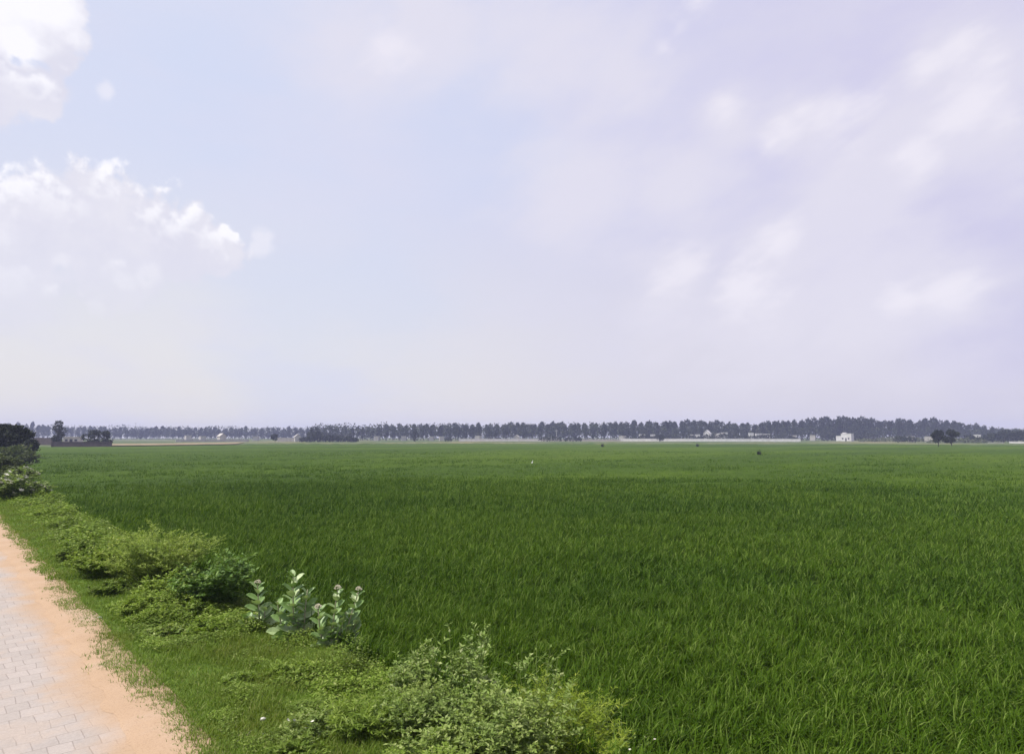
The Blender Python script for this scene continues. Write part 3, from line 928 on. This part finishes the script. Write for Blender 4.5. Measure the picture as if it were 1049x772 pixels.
def hedge_mass(name, label, cat, px0, px1, py_top, d, mat, n, leaf, seed, thick=3.0, ends=.5, rough=.35, group=None):
    """A free-growing hedge: leaf clumps on stems, its top uneven."""
    rg = np.random.default_rng(seed)
    p0, p1 = at_depth(px0, py_top, d), at_depth(px1, py_top, d)
    L = math.hypot(p1[0] - p0[0], p1[1] - p0[1]); h = (p0[2] + p1[2]) / 2 + .1
    rz = math.atan2(p1[1] - p0[1], p1[0] - p0[0])
    u = rg.uniform(0, 1, n)
    env = 1 - ends * np.abs(2 * u - 1) ** 3
    hh = h * env * (1 - rough + 2 * rough * vnoise(u * L, u * 0 + seed, max(1., h * .6), seed) * .75)
    z = hh * rg.uniform(0, 1, n) ** .6
    x = (u - .5) * L; y = rg.normal(0, thick * .3, n)
    lf, st = Geo(), Geo(); LL = leaf * rg.uniform(.5, 1.4, n)
    leaf_batch(lf, np.stack([x, y, z], 1), norm(rg.normal(size=(n, 3)) + [0, 0, .5]), rg.normal(size=(n, 3)) + [0, 0, .5], LL, LL * .7)
    for k in range(max(4, int(L / 1.5))):
        xx = rg.uniform(-.45, .45) * L; yy = rg.normal(0, thick * .15)
        st.tube([(xx, yy, -.2), (xx + rg.normal(0, .2), yy, h * .35), (xx + rg.normal(0, .4), yy, h * .65)], [.07, .05, .02], 5)
    o = tag(empty(name, ((p0[0] + p1[0]) / 2, (p0[1] + p1[1]) / 2, -.1), rz), label, cat, group)
    lf.build('foliage', M[mat], o); st.build('stems', M['bark'], o)
    return o


def wall(name, label, px0, px1, py_top, d0, d1, mat, thick=.3, cope=None):
    p0, p1 = at_depth(px0, py_top, d0), at_depth(px1, py_top, d1)
    L = math.hypot(p1[0] - p0[0], p1[1] - p0[1]); h = (p0[2] + p1[2]) / 2
    o = tag(empty(name, ((p0[0] + p1[0]) / 2, (p0[1] + p1[1]) / 2, 0), math.atan2(p1[1] - p0[1], p1[0] - p0[0])), label, 'wall')
    g = Geo(); g.box(-L / 2, L / 2, -thick / 2, thick / 2, -.6, h - .12); g.build('wall_panel', M[mat], o)
    g = Geo(); g.box(-L / 2 - .02, L / 2 + .02, -thick / 2 - .05, thick / 2 + .05, h - .12, h); g.build('coping', M[cope or mat], o)
    p = Geo()
    for k in range(int(L // 6) + 1):
        xx = -L / 2 + .2 + k * (L - .4) / max(1, int(L // 6))
        p.box(xx - .2, xx + .2, -thick / 2 - .08, -thick / 2 - .002, -.6, h - .15)
    p.build('piers', M[mat], o)
    return o


# left cluster by the road
x, y, z, h = sited(8, 434.5, 75)
tree('broad_tree', 'broad dark round-topped tree at the left edge of the field', x, y, -.3, h, 4.6, 301, 'dark_tree', n_leaf=3200, leaf=.36, trunk=.06)
x, y, z, h = sited(-14, 436, 70)
tree('broad_tree', 'dark tree cut by the left edge beside the broad one', x, y, -.3, h, 4.6, 302, 'dark_tree', n_leaf=2600, leaf=.36, trunk=.06)
x, y, z, h = sited(27, 443, 82)
tree('broad_tree', 'smaller dark tree sloping down the right side of the broad one', x, y, -.3, h + .3, 3.2, 303, 'dark_tree', n_leaf=1600, leaf=.34, trunk=.06)
hedge_mass('hedge', 'dim low hedge in front of the broad dark trees at left', 'hedge', -25, 33, 456, 66, 'dim_leaf', 3200, .3, 304, 2.0)
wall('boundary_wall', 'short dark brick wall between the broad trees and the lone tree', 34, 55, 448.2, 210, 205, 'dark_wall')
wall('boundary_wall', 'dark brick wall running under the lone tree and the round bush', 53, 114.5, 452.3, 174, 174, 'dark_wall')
x, y, z, h = sited(58.5, 431.5, 180)
tree('lone_tree', 'lone upright dark tree behind the dark brick wall at left', x, y, z, h, 3.6, 305, 'dark_tree', n_leaf=1300, leaf=.42, trunk=.12)
x, y, z, h = sited(97, 440.5, 178)
tree('round_bush_tree', 'round dark bushy tree rising over the right end of the dark wall', x, y, z, h, 5.2, 306, 'dark_tree', n_leaf=1500, leaf=.42, trunk=.05)
x, y, z, h = sited(109, 442, 180)
tree('round_bush_tree', 'smaller dark bushy tree at the very end of the dark wall', x, y, z, h, 2.6, 307, 'dark_tree', n_leaf=700, leaf=.4, trunk=.05)
x, y, z, h = sited(282, 446, 290)
tree('small_tree', 'small dark tree standing alone left of the long pale wall near the hedge clump', x, y, z, h + .4, 3.4, 308, 'dark_tree', n_leaf=600, leaf=.5, trunk=.2)
hedge_mass('hedge', 'long dark hedge clump at the far field edge left of centre', 'hedge', 308, 366, 446.5, 320, 'dark_tree', 2600, .8, 309, 4, .35, .4)
x, y, z, h = sited(322, 437.5, 322)
tree('hedge_tree', 'tall dark tree rising from the left half of the hedge clump', x, y, z, h, 6.5, 310, 'dark_tree', n_leaf=900, leaf=.7, trunk=.15)
x, y, z, h = sited(425.5, 439.5, 330)
tree('small_tree', 'narrow dark tree alone in front of the centre treeline', x, y, z, h, 2.9, 311, 'dark_tree', n_leaf=500, leaf=.55, trunk=.1)
x, y, z, h = sited(460, 448, 340)
hedge_mass('low_bush', 'low dark bush at the left tip of the long white wall', 'bush', 456, 463, 448.3, 340, 'dark_tree', 260, .5, 312, 2)
hedge_mass('low_bush', 'low dark bush over the right end of the long white wall', 'bush', 552, 575, 446.5, 352, 'dark_tree', 500, .6, 313, 3)
hedge_mass('low_bush', 'low dim bush between the two long pale walls', 'bush', 578, 596, 446.8, 356, 'dark_tree', 500, .6, 314, 3)
x, y, z, h = sited(675.5, 446, 352)
tree('small_tree', 'small dark tree in front of the middle of the right pale wall', x, y, z, h, 3.4, 315, 'dark_tree', n_leaf=500, leaf=.5, trunk=.15)
hedge_mass('hedge', 'dark low hedge just above the right pale wall', 'hedge', 645, 818, 445.2, 395, 'dark_tree', 3600, .9, 316, 4, .3, .5)
x, y, z, h = sited(960.5, 441.5, 178)
tree('field_tree', 'dark green tree with a thick visible trunk in the field at right', x, y, -.5, h + .5, 2.9, 317, 'dark_tree', n_leaf=1400, leaf=.42, trunk=.34)
x, y, z, h = sited(974, 441, 186)
tree('field_tree', 'round dark tree close behind the thick-trunked field tree', x, y, -.5, h + .5, 4.0, 318, 'dark_tree', n_leaf=1700, leaf=.42, trunk=.28)
hedge_mass('hedge', 'dark hedge row at the right edge of the far field', 'hedge', 1009, 1075, 441.5, 300, 'dark_tree', 3000, .8, 319, 5, .4, .35)
hedge_mass('low_bush', 'dark bush behind and right of the two field trees', 'bush', 984, 1006, 446, 290, 'dark_tree', 700, .7, 320, 4)
hedge_mass('low_bush', 'dark bush left of the white house', 'bush', 841, 858, 443.5, 405, 'dark_tree', 500, .9, 321, 4)
hedge_mass('low_bush', 'dark bush right of the white house', 'bush', 876, 898, 443.5, 400, 'dark_tree', 700, .9, 322, 4)
hedge_mass('low_bush', 'dim bush midway between the white house and the field trees', 'bush', 917, 938, 446.2, 300, 'scrub', 600, .7, 323, 4)
hedge_mass('pale_scrub_patch', 'pale green scrub strip right of the white house', 'scrub', 880, 955, 448.4, 330, 'pale_scrub', 2000, .6, 324, 6, .4, .5)
hedge_mass('pale_scrub_patch', 'pale green scrub strip behind the field trees', 'scrub', 950, 1010, 448.8, 270, 'pale_scrub', 1600, .5, 325, 5, .4, .5)

# low plants that stick out of the rice, far out
for px, pt, pb, nm in ((617, 452.6, 456.5, 'small dark weed tuft standing in the far rice at centre'), (714.5, 452.6, 456, 'small dark weed tuft in the far rice right of centre'),
                       (778, 459.8, 464.5, 'small dark weed tuft in the rice, nearest of the three')):
    x, y = on_ground(px, pb + 1, -.1); d = forward(x, y); w_ = .75 * d / F
    bush('weed_tuft', nm, 'weed', x, y, at_depth(px, pt, d)[2] - FIELD_Z, w_, 22, 3, 10, .16, .5, 'dark_tree', seed=int(px), z=FIELD_Z, upright=1.6)

# dry tan strip at the end of the rice, left
pa = [(112, 456.6), (240, 456.0), (245, 454.3), (112, 454.9)]
pts = [at_depth(px, 450, d)[:2] for px, d in ((112, 176), (242, 218), (252, 290), (112, 215))]
u = np.linspace(0, 1, 24); v = np.linspace(0, 1, 12); UU, VV = np.meshgrid(u, v, indexing='ij')
A = (1 - UU)[..., None] * np.array(pts[0]) + UU[..., None] * np.array(pts[1]); B_ = (1 - UU)[..., None] * np.array(pts[3]) + UU[..., None] * np.array(pts[2])
Q = A * (1 - VV)[..., None] + B_ * VV[..., None]
Zq = .12 + .1 * (vnoise(Q[..., 0], Q[..., 1], 6, 95) - .5)
i = np.arange(23)[:, None] * 12 + np.arange(11)[None]
g = Geo(); g.add(np.concatenate([Q, Zq[..., None]], -1), [np.stack([i, i + 12, i + 13, i + 1], -1).reshape(-1, 4)])
M['dry'] = plain_mat('dry_stubble', (.17, .135, .07), (.26, .20, .11), .25)
tag(g.build('field', M['dry'], smooth=True), kind='structure', label='tan strip of dry field beyond the rice at left', cat='field')

# pale walls at the far edge
wall('boundary_wall', 'long white wall at the far field edge in the centre', 470, 556, 449.3, 372, 372, 'white_wall')
wall('boundary_wall', 'greyer low wall between the two long pale walls', 556, 636, 449.9, 376, 376, 'old_wall')
wall('boundary_wall', 'longest pale wall at the far field edge right of centre', 636, 820, 449.2, 372, 340, 'white_wall')
wall('boundary_wall', 'low weathered wall under the hazy trees behind the tan strip', 180, 255, 450.2, 330, 350, 'old_wall')
wall('boundary_wall', 'short pale wall left of the dark hedge clump', 284, 310, 448.2, 350, 350, 'old_wall')
wall('boundary_wall', 'bright low wall at the far right edge under the dark hedge', 1034, 1085, 452.2, 260, 250, 'white_wall')
wall('boundary_wall', 'broken pale wall just left of the bright wall at far right', 1012, 1029, 453.0, 262, 260, 'old_wall')


# ------------------------------------------------------------------ far buildings
def house(name, label, px0, px1, py_top, d, mat='white_wall', gable=False, turn=0.0, depth=6.0, windows=2, group=None):
    p0, p1 = at_depth(px0, py_top, d), at_depth(px1, py_top, d)
    L = math.hypot(p1[0] - p0[0], p1[1] - p0[1]); h = p0[2] + .1
    c = at_depth((px0 + px1) / 2, py_top, d)
    o = tag(empty(name, (c[0], c[1], -.1), -math.atan2(c[0], c[1]) + turn), label, 'building', group)
    eave = h * .68 if gable else h - .25
    g = Geo(); g.box(-L / 2, L / 2, 0, depth, 0, eave)
    if gable:
        v = [(-L / 2, 0, eave), (L / 2, 0, eave), (0, 0, h), (-L / 2, depth, eave), (L / 2, depth, eave), (0, depth, h)]
        g.add(v, [[(0, 1, 2), (5, 4, 3)]])
    g.build('wall', M[mat], o)
    r = Geo()
    if gable:
        t = .12
        for s in (-1, 1):
            v = [(0, -.3, h + .02), (s * (L / 2 + .3), -.3, eave - .18), (s * (L / 2 + .3), depth + .3, eave - .18), (0, depth + .3, h + .02)]
            vv = v + [(a_, b_, c_ + t) for a_, b_, c_ in v]
            r.add(vv, [[(0, 1, 2, 3), (7, 6, 5, 4), (0, 4, 5, 1), (1, 5, 6, 2), (2, 6, 7, 3), (3, 7, 4, 0)]])
    else:
        r.box(-L / 2 - .15, L / 2 + .15, -.15, depth + .15, eave + .003, eave + .14)
        for (a_, b_, c_, e_) in ((-L / 2, L / 2, 0, .15), (-L / 2, L / 2, depth - .15, depth)):
            r.box(a_, b_, c_, e_, eave + .143, h)
    r.build('roof', M[mat], o)
    if L > 4:
        dr = Geo(); dr.box(-.45, .45, -.03, -.002, 0, min(2.0, eave * .75)); dr.build('door', M['dark_opening'], o)
    for k in range(windows):
        xx = (-1 if k % 2 == 0 else 1) * L * .3
        wv = Geo(); wv.box(xx - .4, xx + .4, -.03, -.002, eave * .42, eave * .72); wv.build('window', M['dark_opening'], o)
    return o


# the white house in the trees at right: taller block with a lower wing
p0, p1, p2 = at_depth(855.5, 444.5, 385), at_depth(861, 441.0, 385), at_depth(872.5, 441.5, 385)
c = (at_depth(864, 444, 385))
o = tag(empty('white_house', (c[0], c[1], -.1), -math.atan2(c[0], c[1]) - .25, .82), 'white flat-roofed house with a lower left wing under the far trees', 'building')
g = Geo(); g.box(-1.7, 4.9, 0, 7, 0, 5.2); g.build('wall', M['white_wall'], o)
g = Geo(); g.box(-5.0, -1.702, .3, 6.5, 0, 3.6); g.build('side_wing', M['white_wall'], o)
g = Geo(); g.box(-1.85, 5.05, -.15, 7.15, 5.203, 5.4); g.box(-1.4, .6, 3, 6, 5.403, 6.0); g.build('roof', M['white_wall'], o)
g = Geo(); g.box(1.0, 1.9, -.04, -.002, 0, 2.1); g.build('door', M['dark_opening'], o)
for xx, zz_ in ((-.6, 1.2), (3.2, 1.2)):
    g = Geo(); g.box(xx - .5, xx + .5, -.04, -.002, zz_, zz_ + 1.1); g.build('window', M['dark_opening'], o)

hs_ = [(225.8, 231.5, 442.6, 350, 'small white hut with a rounded top by the weathered wall', True, 'white_wall'),
       (191, 196, 444.4, 420, 'grey-white building half hidden in the hazy trees left of the small hut', False, 'old_wall'),
       (206, 211, 445.2, 420, 'low grey-white building just left of the small hut', False, 'old_wall'),
       (302.5, 308, 443.5, 345, 'small white gabled house beside the dark hedge clump', True, 'white_wall'),
       (259, 264, 445.4, 420, 'low pale building left of the lone small tree', False, 'old_wall'),
       (66, 80, 445.8, 230, 'long pale low building behind the dark brick wall', False, 'old_wall'),
       (383.5, 387, 445.3, 418, 'tiny pale house right of the dark hedge clump', False, 'white_wall'),
       (411.5, 415.5, 445.2, 418, 'tiny white house just left of the narrow dark tree', False, 'white_wall'),
       (440.5, 443, 445.5, 418, 'tiny white house right of the narrow dark tree', False, 'white_wall'),
       (451, 454.5, 445.6, 418, 'tiny white house nearest the tip of the long white wall', False, 'white_wall'),
       (487.5, 490.5, 444.8, 420, 'tiny pale house above the left part of the long white wall', False, 'old_wall'),
       (527.5, 530, 444.2, 420, 'tiny pale house above the right part of the long white wall', True, 'white_wall'),
       (634.5, 638, 445, 418, 'tiny white house above the left end of the longest pale wall', False, 'white_wall'),
       (656, 660.5, 444.6, 418, 'small white house left of the small tree by the longest wall', False, 'white_wall'),
       (667, 670, 444.8, 418, 'tiny white house just left of the small tree by the longest wall', False, 'white_wall'),
       (704.5, 709, 445, 418, 'small white house beside the peaked white building, on its left', False, 'white_wall'),
       (712, 717, 444.8, 416, 'small flat white house touching the peaked white building', False, 'white_wall'),
       (720.5, 726.5, 440.5, 415, 'peaked white building, tallest above the longest pale wall', True, 'white_wall'),
       (732.5, 738.5, 443.8, 416, 'white house first right of the peaked white building', False, 'white_wall'),
       (741, 745.5, 442.8, 418, 'white house second right of the peaked white building', False, 'white_wall'),
       (767.8, 771.5, 443.2, 418, 'narrow white house right of the gap in the trees', False, 'white_wall'),
       (775, 781, 443.8, 416, 'wide white house between two narrow ones above the longest wall', False, 'white_wall'),
       (785, 788, 444.2, 418, 'narrow white house last above the right half of the longest wall', False, 'white_wall'),
       (811.5, 815, 445.6, 420, 'tiny pale house near the right end of the longest wall', False, 'old_wall'),
       (830.5, 834.5, 444.2, 420, 'pale house among trees left of the white two-part house', False, 'old_wall'),
       (947.5, 955, 445.6, 300, 'pale low building left of the thick-trunked field tree', False, 'old_wall'),
       (932.5, 937, 445.4, 320, 'small pale hut between the dim bush and the field trees', False, 'old_wall'),
       (998, 1004, 443.8, 310, 'small white building right of the field trees', False, 'white_wall')]
for a_, b_, t_, d_, lab, gab, mt in hs_:
    if a_ < 640: mt = 'old_wall'
    if b_ - a_ < 4.5: a_, b_ = (a_ + b_) / 2 - 2.3, (a_ + b_) / 2 + 2.3
    if not 645 < a_ < 820: t_ += 1.3
    house('small_house', lab, a_, b_, t_, d_, mt, gab, random.uniform(-.3, .3), 5, 2 if b_ - a_ > 10 else 0)

# pale pole in front of the trees
p = at_depth(570, 440, 365)
o = tag(empty('utility_pole', (p[0], p[1], -.1)), 'thin pale concrete pole before the far trees at centre', 'pole')
g = Geo(); g.tube([(0, 0, -.3), (0, 0, p[2] + .1)], [.16, .1], 8); g.build('pole', M['concrete'], o)
g = Geo(); g.box(-.9, .9, -.08, .08, p[2] - .6, p[2] - .45); ca = g.build('crossarm', M['concrete'], o)
g = Geo()
for xx in (-.75, 0, .75): g.tube([(xx, 0, p[2] - .447), (xx, 0, p[2] - .2)], [.07, .05], 6)
g.build('insulators', M['white_wall'], ca)

# white bird standing in the rice
x, y = on_ground(545, 474, -.05); zb = -.17
rows = [(-.26, .015, .0), (-.2, .05, .0), (-.1, .09, .02), (0, .10, .04), (.1, .085, .08), (.16, .05, .16), (.19, .032, .26), (.20, .026, .36), (.23, .036, .41), (.28, .018, .42)]
g = Geo(); g.tube([(a_, 0, .2 + c_) for a_, b_, c_ in rows], [b_ for a_, b_, c_ in rows], 10)
o = tag(g.build('white_bird', M['feather'], smooth=True, loc=(x, y, zb), rz=.4), 'small white bird standing alone in the middle of the rice', 'bird')
o.scale = (.62, .62, .62)
g = Geo(); g.tube([(.275, 0, .62), (.38, 0, .60)], [.012, .003], 6); g.build('beak', M['beak'], o)
for s in (-1, 1):
    g = Geo(); g.tube([(-.02, s * .04, .16), (-.04, s * .04, -.05), (0, s * .04, -.36)], [.012, .009, .009], 6); g.build('leg', M['dark_stone'], o)

# ------------------------------------------------------------------ haze
hz = Geo(); hz.box(-1300, 1300, -1300, 1300, -1.8, 24)
m, nt, out = new_mat('haze_air')
pv = N(nt, 'ShaderNodeVolumePrincipled')
pv.inputs['Color'].default_value = (.62, .67, 1.0, 1)
pv.inputs['Density'].default_value = .0005
pv.inputs['Anisotropy'].default_value = .0
nt.links.new(pv.outputs[0], out.inputs['Volume'])
tag(hz.build('haze', m), kind='stuff', label='thin bluish summer haze over the whole plain', cat='haze')

# ------------------------------------------------------------------ sun, sky, clouds
SUN_EL, SUN_AZ = R(58), R(-62)          # azimuth from +Y towards +X
EXPO = .45
sd = bpy.data.lights.new('sun', 'SUN'); sd.energy = 4.2; sd.angle = R(.6); sd.color = (1, .955, .89)
so = bpy.data.objects.new('sun', sd); COL.objects.link(so)
so.rotation_euler = (math.pi / 2 - SUN_EL, 0, -SUN_AZ + math.pi)
so.location = (-20, 10, 40)

wd = bpy.data.worlds.new('World'); scn.world = wd; wd.use_nodes = True
nt = wd.node_tree; nt.nodes.clear()
out = N(nt, 'ShaderNodeOutputWorld'); bg = N(nt, 'ShaderNodeBackground'); bg.inputs[1].default_value = .1
nt.links.new(bg.outputs[0], out.inputs[0])
sky = N(nt, 'ShaderNodeTexSky', sky_type='NISHITA'); sky.sun_disc = False
sky.sun_elevation = SUN_EL; sky.sun_rotation = SUN_AZ
sky.air_density = 1.2; sky.dust_density = 2.5; sky.ozone_density = 2
gen = N(nt, 'ShaderNodeTexCoord').outputs['Generated']
nv = N(nt, 'ShaderNodeVectorMath', operation='NORMALIZE'); nt.links.new(gen, nv.inputs[0])
DIR = nv.outputs[0]
sep = N(nt, 'ShaderNodeSeparateXYZ'); nt.links.new(DIR, sep.inputs[0])
K = 1 / (.1 * 2 ** EXPO)


def vadd(vec, off=None, nz=None, amt=0.0):
    n = N(nt, 'ShaderNodeVectorMath', operation='ADD'); nt.links.new(vec, n.inputs[0])
    n.inputs[1].default_value = off
    return n.outputs[0]


def warp(vec, scale, amt, detail=5):
    nn = N(nt, 'ShaderNodeTexNoise'); nn.inputs['Scale'].default_value = scale; nn.inputs['Detail'].default_value = detail
    nn.inputs['Roughness'].default_value = .55
    nt.links.new(vec, nn.inputs['Vector'])
    s = N(nt, 'ShaderNodeVectorMath', operation='SUBTRACT'); nt.links.new(nn.outputs['Color'], s.inputs[0]); s.inputs[1].default_value = (.5, .5, .5)
    m_ = N(nt, 'ShaderNodeVectorMath', operation='MULTIPLY_ADD'); nt.links.new(s.outputs[0], m_.inputs[0])
    m_.inputs[1].default_value = (amt, amt, amt); nt.links.new(vec, m_.inputs[2])
    return m_.outputs[0]


def blobs(vec, lst):
    """Largest of several soft round puffs, each given by where it stands in the sky and its angular size."""
    acc = None
    for px, py, r in lst:
        d_, _ = ray(px, py); d_ = d_ / np.linalg.norm(d_)
        cosx = math.cos(math.atan(math.hypot(px - W / 2, py - H / 2) / F))
        rad = r / F * cosx * (.5 + .5 * cosx)
        n = N(nt, 'ShaderNodeVectorMath', operation='DISTANCE'); nt.links.new(vec, n.inputs[0]); n.inputs[1].default_value = tuple(d_)
        v = math_node(nt, 'MULTIPLY_ADD', n.outputs['Value'], -1 / rad, 1.0)
        if acc is None: acc = v
        else:
            sm = N(nt, 'ShaderNodeMath', operation='SMOOTH_MAX'); nt.links.new(acc, sm.inputs[0]); nt.links.new(v, sm.inputs[1]); sm.inputs[2].default_value = .25
            acc = sm.outputs[0]
    return acc


def fbm(vec, scale, detail=7, rough=.55):
    return math_node(nt, 'SUBTRACT', noise(nt, scale, detail, rough, vec), .5)


def cells(vec, scale):
    v = N(nt, 'ShaderNodeTexVoronoi'); v.feature = 'SMOOTH_F1'; v.inputs['Scale'].default_value = scale
    v.inputs['Smoothness'].default_value = .35
    nt.links.new(vec, v.inputs['Vector'])
    return math_node(nt, 'SUBTRACT', .42, v.outputs['Distance'])


def cloud_field(vec, lst, terms):
    f = blobs(vec, lst)
    for t, a in terms: f = math_node(nt, 'MULTIPLY_ADD', t, a, f)
    return f


# clear to milky blue, whiter to the horizon and more lavender away from the sun
hor = maprange(nt, sep.outputs[2], -.02, .42)
side = N(nt, 'ShaderNodeVectorMath', operation='DOT_PRODUCT'); nt.links.new(DIR, side.inputs[0]); side.inputs[1].default_value = (CY, -SY, 0)
sidev = maprange(nt, side.outputs['Value'], -.45, .55)
high = mixc(nt, sidev, (.655, .69, .85), (.625, .60, .795))
low = mixc(nt, sidev, (.79, .76, .745), (.69, .66, .745))
veil = mixc(nt, hor, low, high)
st_map = N(nt, 'ShaderNodeMapping'); st_map.inputs['Scale'].default_value = (1, 1, 2.6); nt.links.new(DIR, st_map.inputs['Vector'])
W1 = warp(st_map.outputs[0], 2.2, .30, 4)
streak = noise(nt, 2.8, 8, .58, W1)
veil = mixc(nt, maprange(nt, streak, .40, .68, 0, .6), veil, mixc(nt, sidev, (.70, .695, .83), (.70, .675, .80)))
# blue gaps and lavender shade
broad = fbm(W1, 3.5, 6)
gap = cloud_field(DIR, [(480, 135, 130), (530, 150, 80), (300, 330, 150), (390, 300, 140), (230, 110, 150)], [(broad, 1.8)])
veil = mixc(nt, math_node(nt, 'MULTIPLY', maprange(nt, gap, .1, .95), .26), veil, (.565, .655, .87))
lav = cloud_field(DIR, [(900, 250, 140), (1000, 240, 120), (1010, 330, 120)], [(broad, 1.8)])
veil = mixc(nt, math_node(nt, 'MULTIPLY', maprange(nt, lav, .1, .95), .55), veil, (.57, .545, .77))
# long slanting veils of thin cloud
CU = (-SY * math.sin(PITCH), -CY * math.sin(PITCH), math.cos(PITCH))
uu = N(nt, 'ShaderNodeVectorMath', operation='DOT_PRODUCT'); nt.links.new(DIR, uu.inputs[0]); uu.inputs[1].default_value = (CY, -SY, 0)
vv_ = N(nt, 'ShaderNodeVectorMath', operation='DOT_PRODUCT'); nt.links.new(DIR, vv_.inputs[0]); vv_.inputs[1].default_value = CU
cmb = N(nt, 'ShaderNodeCombineXYZ'); nt.links.new(uu.outputs['Value'], cmb.inputs[0]); nt.links.new(vv_.outputs['Value'], cmb.inputs[1])
rotm = N(nt, 'ShaderNodeMapping'); rotm.vector_type = 'TEXTURE'; rotm.inputs['Rotation'].default_value = (0, 0, R(33)); rotm.inputs['Scale'].default_value = (2.4, 1, 1)
nt.links.new(cmb.outputs[0], rotm.inputs['Vector'])
slant = fbm(warp(rotm.outputs[0], 4.5, .08, 5), 6.5, 9, .6)
slant2 = fbm(warp(rotm.outputs[0], 9, .03, 5), 17, 8, .62)
# soft far cloud
WS = warp(st_map.outputs[0], 7, .05, 4)
mid = fbm(WS, 9, 8, .6); fine = fbm(WS, 24, 7, .6)
soft = cloud_field(DIR, [(360, 40, 90), (440, 20, 90), (980, 60, 95), (1025, 130, 100), (930, 150, 80), (815, 128, 60), (742, 112, 60), (690, 280, 75), (795, 262, 75),
                         (880, 310, 110), (960, 300, 70), (560, 40, 110), (640, 80, 110), (600, 190, 90), (700, 200, 90), (880, 200, 90), (780, 330, 120)], [(slant, 2.6), (broad, 1.2), (mid, .7)])
veil = mixc(nt, math_node(nt, 'MULTIPLY', maprange(nt, soft, -.25, .95), .75), veil, (.765, .735, .825))
wisp = cloud_field(DIR, [(822, 112, 34), (806, 130, 34), (790, 146, 26), (742, 108, 34), (985, 48, 44), (1010, 62, 36), (950, 68, 34), (715, 2, 34), (695, 25, 26), (680, 50, 24), (1030, 120, 44),
                         (940, 165, 36), (970, 302, 46), (925, 308, 30), (800, 246, 34), (405, 50, 44), (860, 110, 60), (1000, 100, 70), (700, 270, 60), (760, 300, 60)], [(slant, 2.4), (slant2, 2.2), (fine, .8)])
veil = mixc(nt, math_node(nt, 'MULTIPLY', maprange(nt, wisp, .25, 1.35), .7), veil, (.87, .83, .90))

# heaped clouds at left: brighter where their upper edge meets the light
puffs = cloud_field(warp(DIR, 14, .012, 3), [(267, 246, 17), (262, 254, 14), (105, 93, 15)], [(fbm(DIR, 34, 8, .6), 2.0)])
veil = mixc(nt, math_node(nt, 'MULTIPLY', maprange(nt, puffs, .0, .7), .6), veil, (.86, .84, .91))
CUM = [(0, 234, 84), (55, 228, 80), (95, 222, 78), (150, 242, 68), (192, 254, 54), (222, 262, 36), (10, 290, 60), (110, 285, 55), (10, 24, 82), (-10, 85, 72), (48, 12, 60), (36, 95, 46), (-40, 30, 80),
       (-60, 240, 90)]


def cum(vec):
    v = warp(vec, 14, .012, 3)
    return cloud_field(v, CUM, [(fbm(v, 16, 9, .62), 1.25), (cells(v, 30), .24), (cells(v, 66), .2), (fbm(v, 50, 6, .6), .5)])


d1 = cum(DIR)
d2 = cum(vadd(DIR, (-.004 * CY, .004 * SY, .020)))
fade = maprange(nt, sep.outputs[2], .10, .26)        # the base of the heap dissolves into the milk
alpha = math_node(nt, 'MULTIPLY', maprange(nt, d1, .10, .34), fade)
rim = maprange(nt, math_node(nt, 'SUBTRACT', d1, d2), .06, .42)
rim = math_node(nt, 'MULTIPLY', rim, maprange(nt, d1, 1.0, .35))
body = mixc(nt, maprange(nt, noise(nt, 14, 7, .6, DIR), .35, .7), (.725, .71, .81), (.785, .765, .84))
puff = cloud_field(DIR, [(152, 283, 22), (130, 290, 18), (0, 240, 30), (5, 290, 26), (62, 268, 14), (215, 300, 18), (95, 320, 16)], [(fbm(DIR, 30, 7), 1.6)])
body = mixc(nt, math_node(nt, 'MULTIPLY', maprange(nt, puff, .1, .7), .6), body, (.86, .84, .90))
glow = cloud_field(DIR, [(20, -10, 100), (50, 5, 70), (20, 40, 40)], [(fbm(DIR, 20, 7), 1.6)])
rim = math_node(nt, 'MAXIMUM', rim, math_node(nt, 'MULTIPLY', maprange(nt, glow, .1, .7), .95))
ccol = mixc(nt, rim, body, (.965, .945, .985))
skyc = mixc(nt, alpha, veil, ccol)
sc_ = N(nt, 'ShaderNodeVectorMath', operation='SCALE'); nt.links.new(skyc, sc_.inputs[0]); sc_.inputs['Scale'].default_value = K * 1.10
final = mixc(nt, .08, sc_.outputs[0], sky.outputs[0])
nt.links.new(final, bg.inputs[0])

# ------------------------------------------------------------------ camera and render settings
cd = bpy.data.cameras.new('camera'); cam = bpy.data.objects.new('camera', cd); COL.objects.link(cam)
cd.sensor_width = 36; cd.lens = 36 * F / W; cd.clip_start = .05; cd.clip_end = 12000
cam.location = (0, 0, CZ); cam.rotation_euler = (math.pi / 2 + PITCH, 0, -YAW)
scn.camera = cam
scn.render.engine = 'CYCLES'
scn.cycles.use_denoising = True
scn.cycles.max_bounces = 6; scn.cycles.diffuse_bounces = 3; scn.cycles.transmission_bounces = 4
scn.cycles.volume_bounces = 0; scn.cycles.sample_clamp_indirect = 6
vs = scn.view_settings
vs.view_transform = 'Standard'; vs.look = 'None'; vs.exposure = EXPO; vs.gamma = 1; vs.use_curve_mapping = False
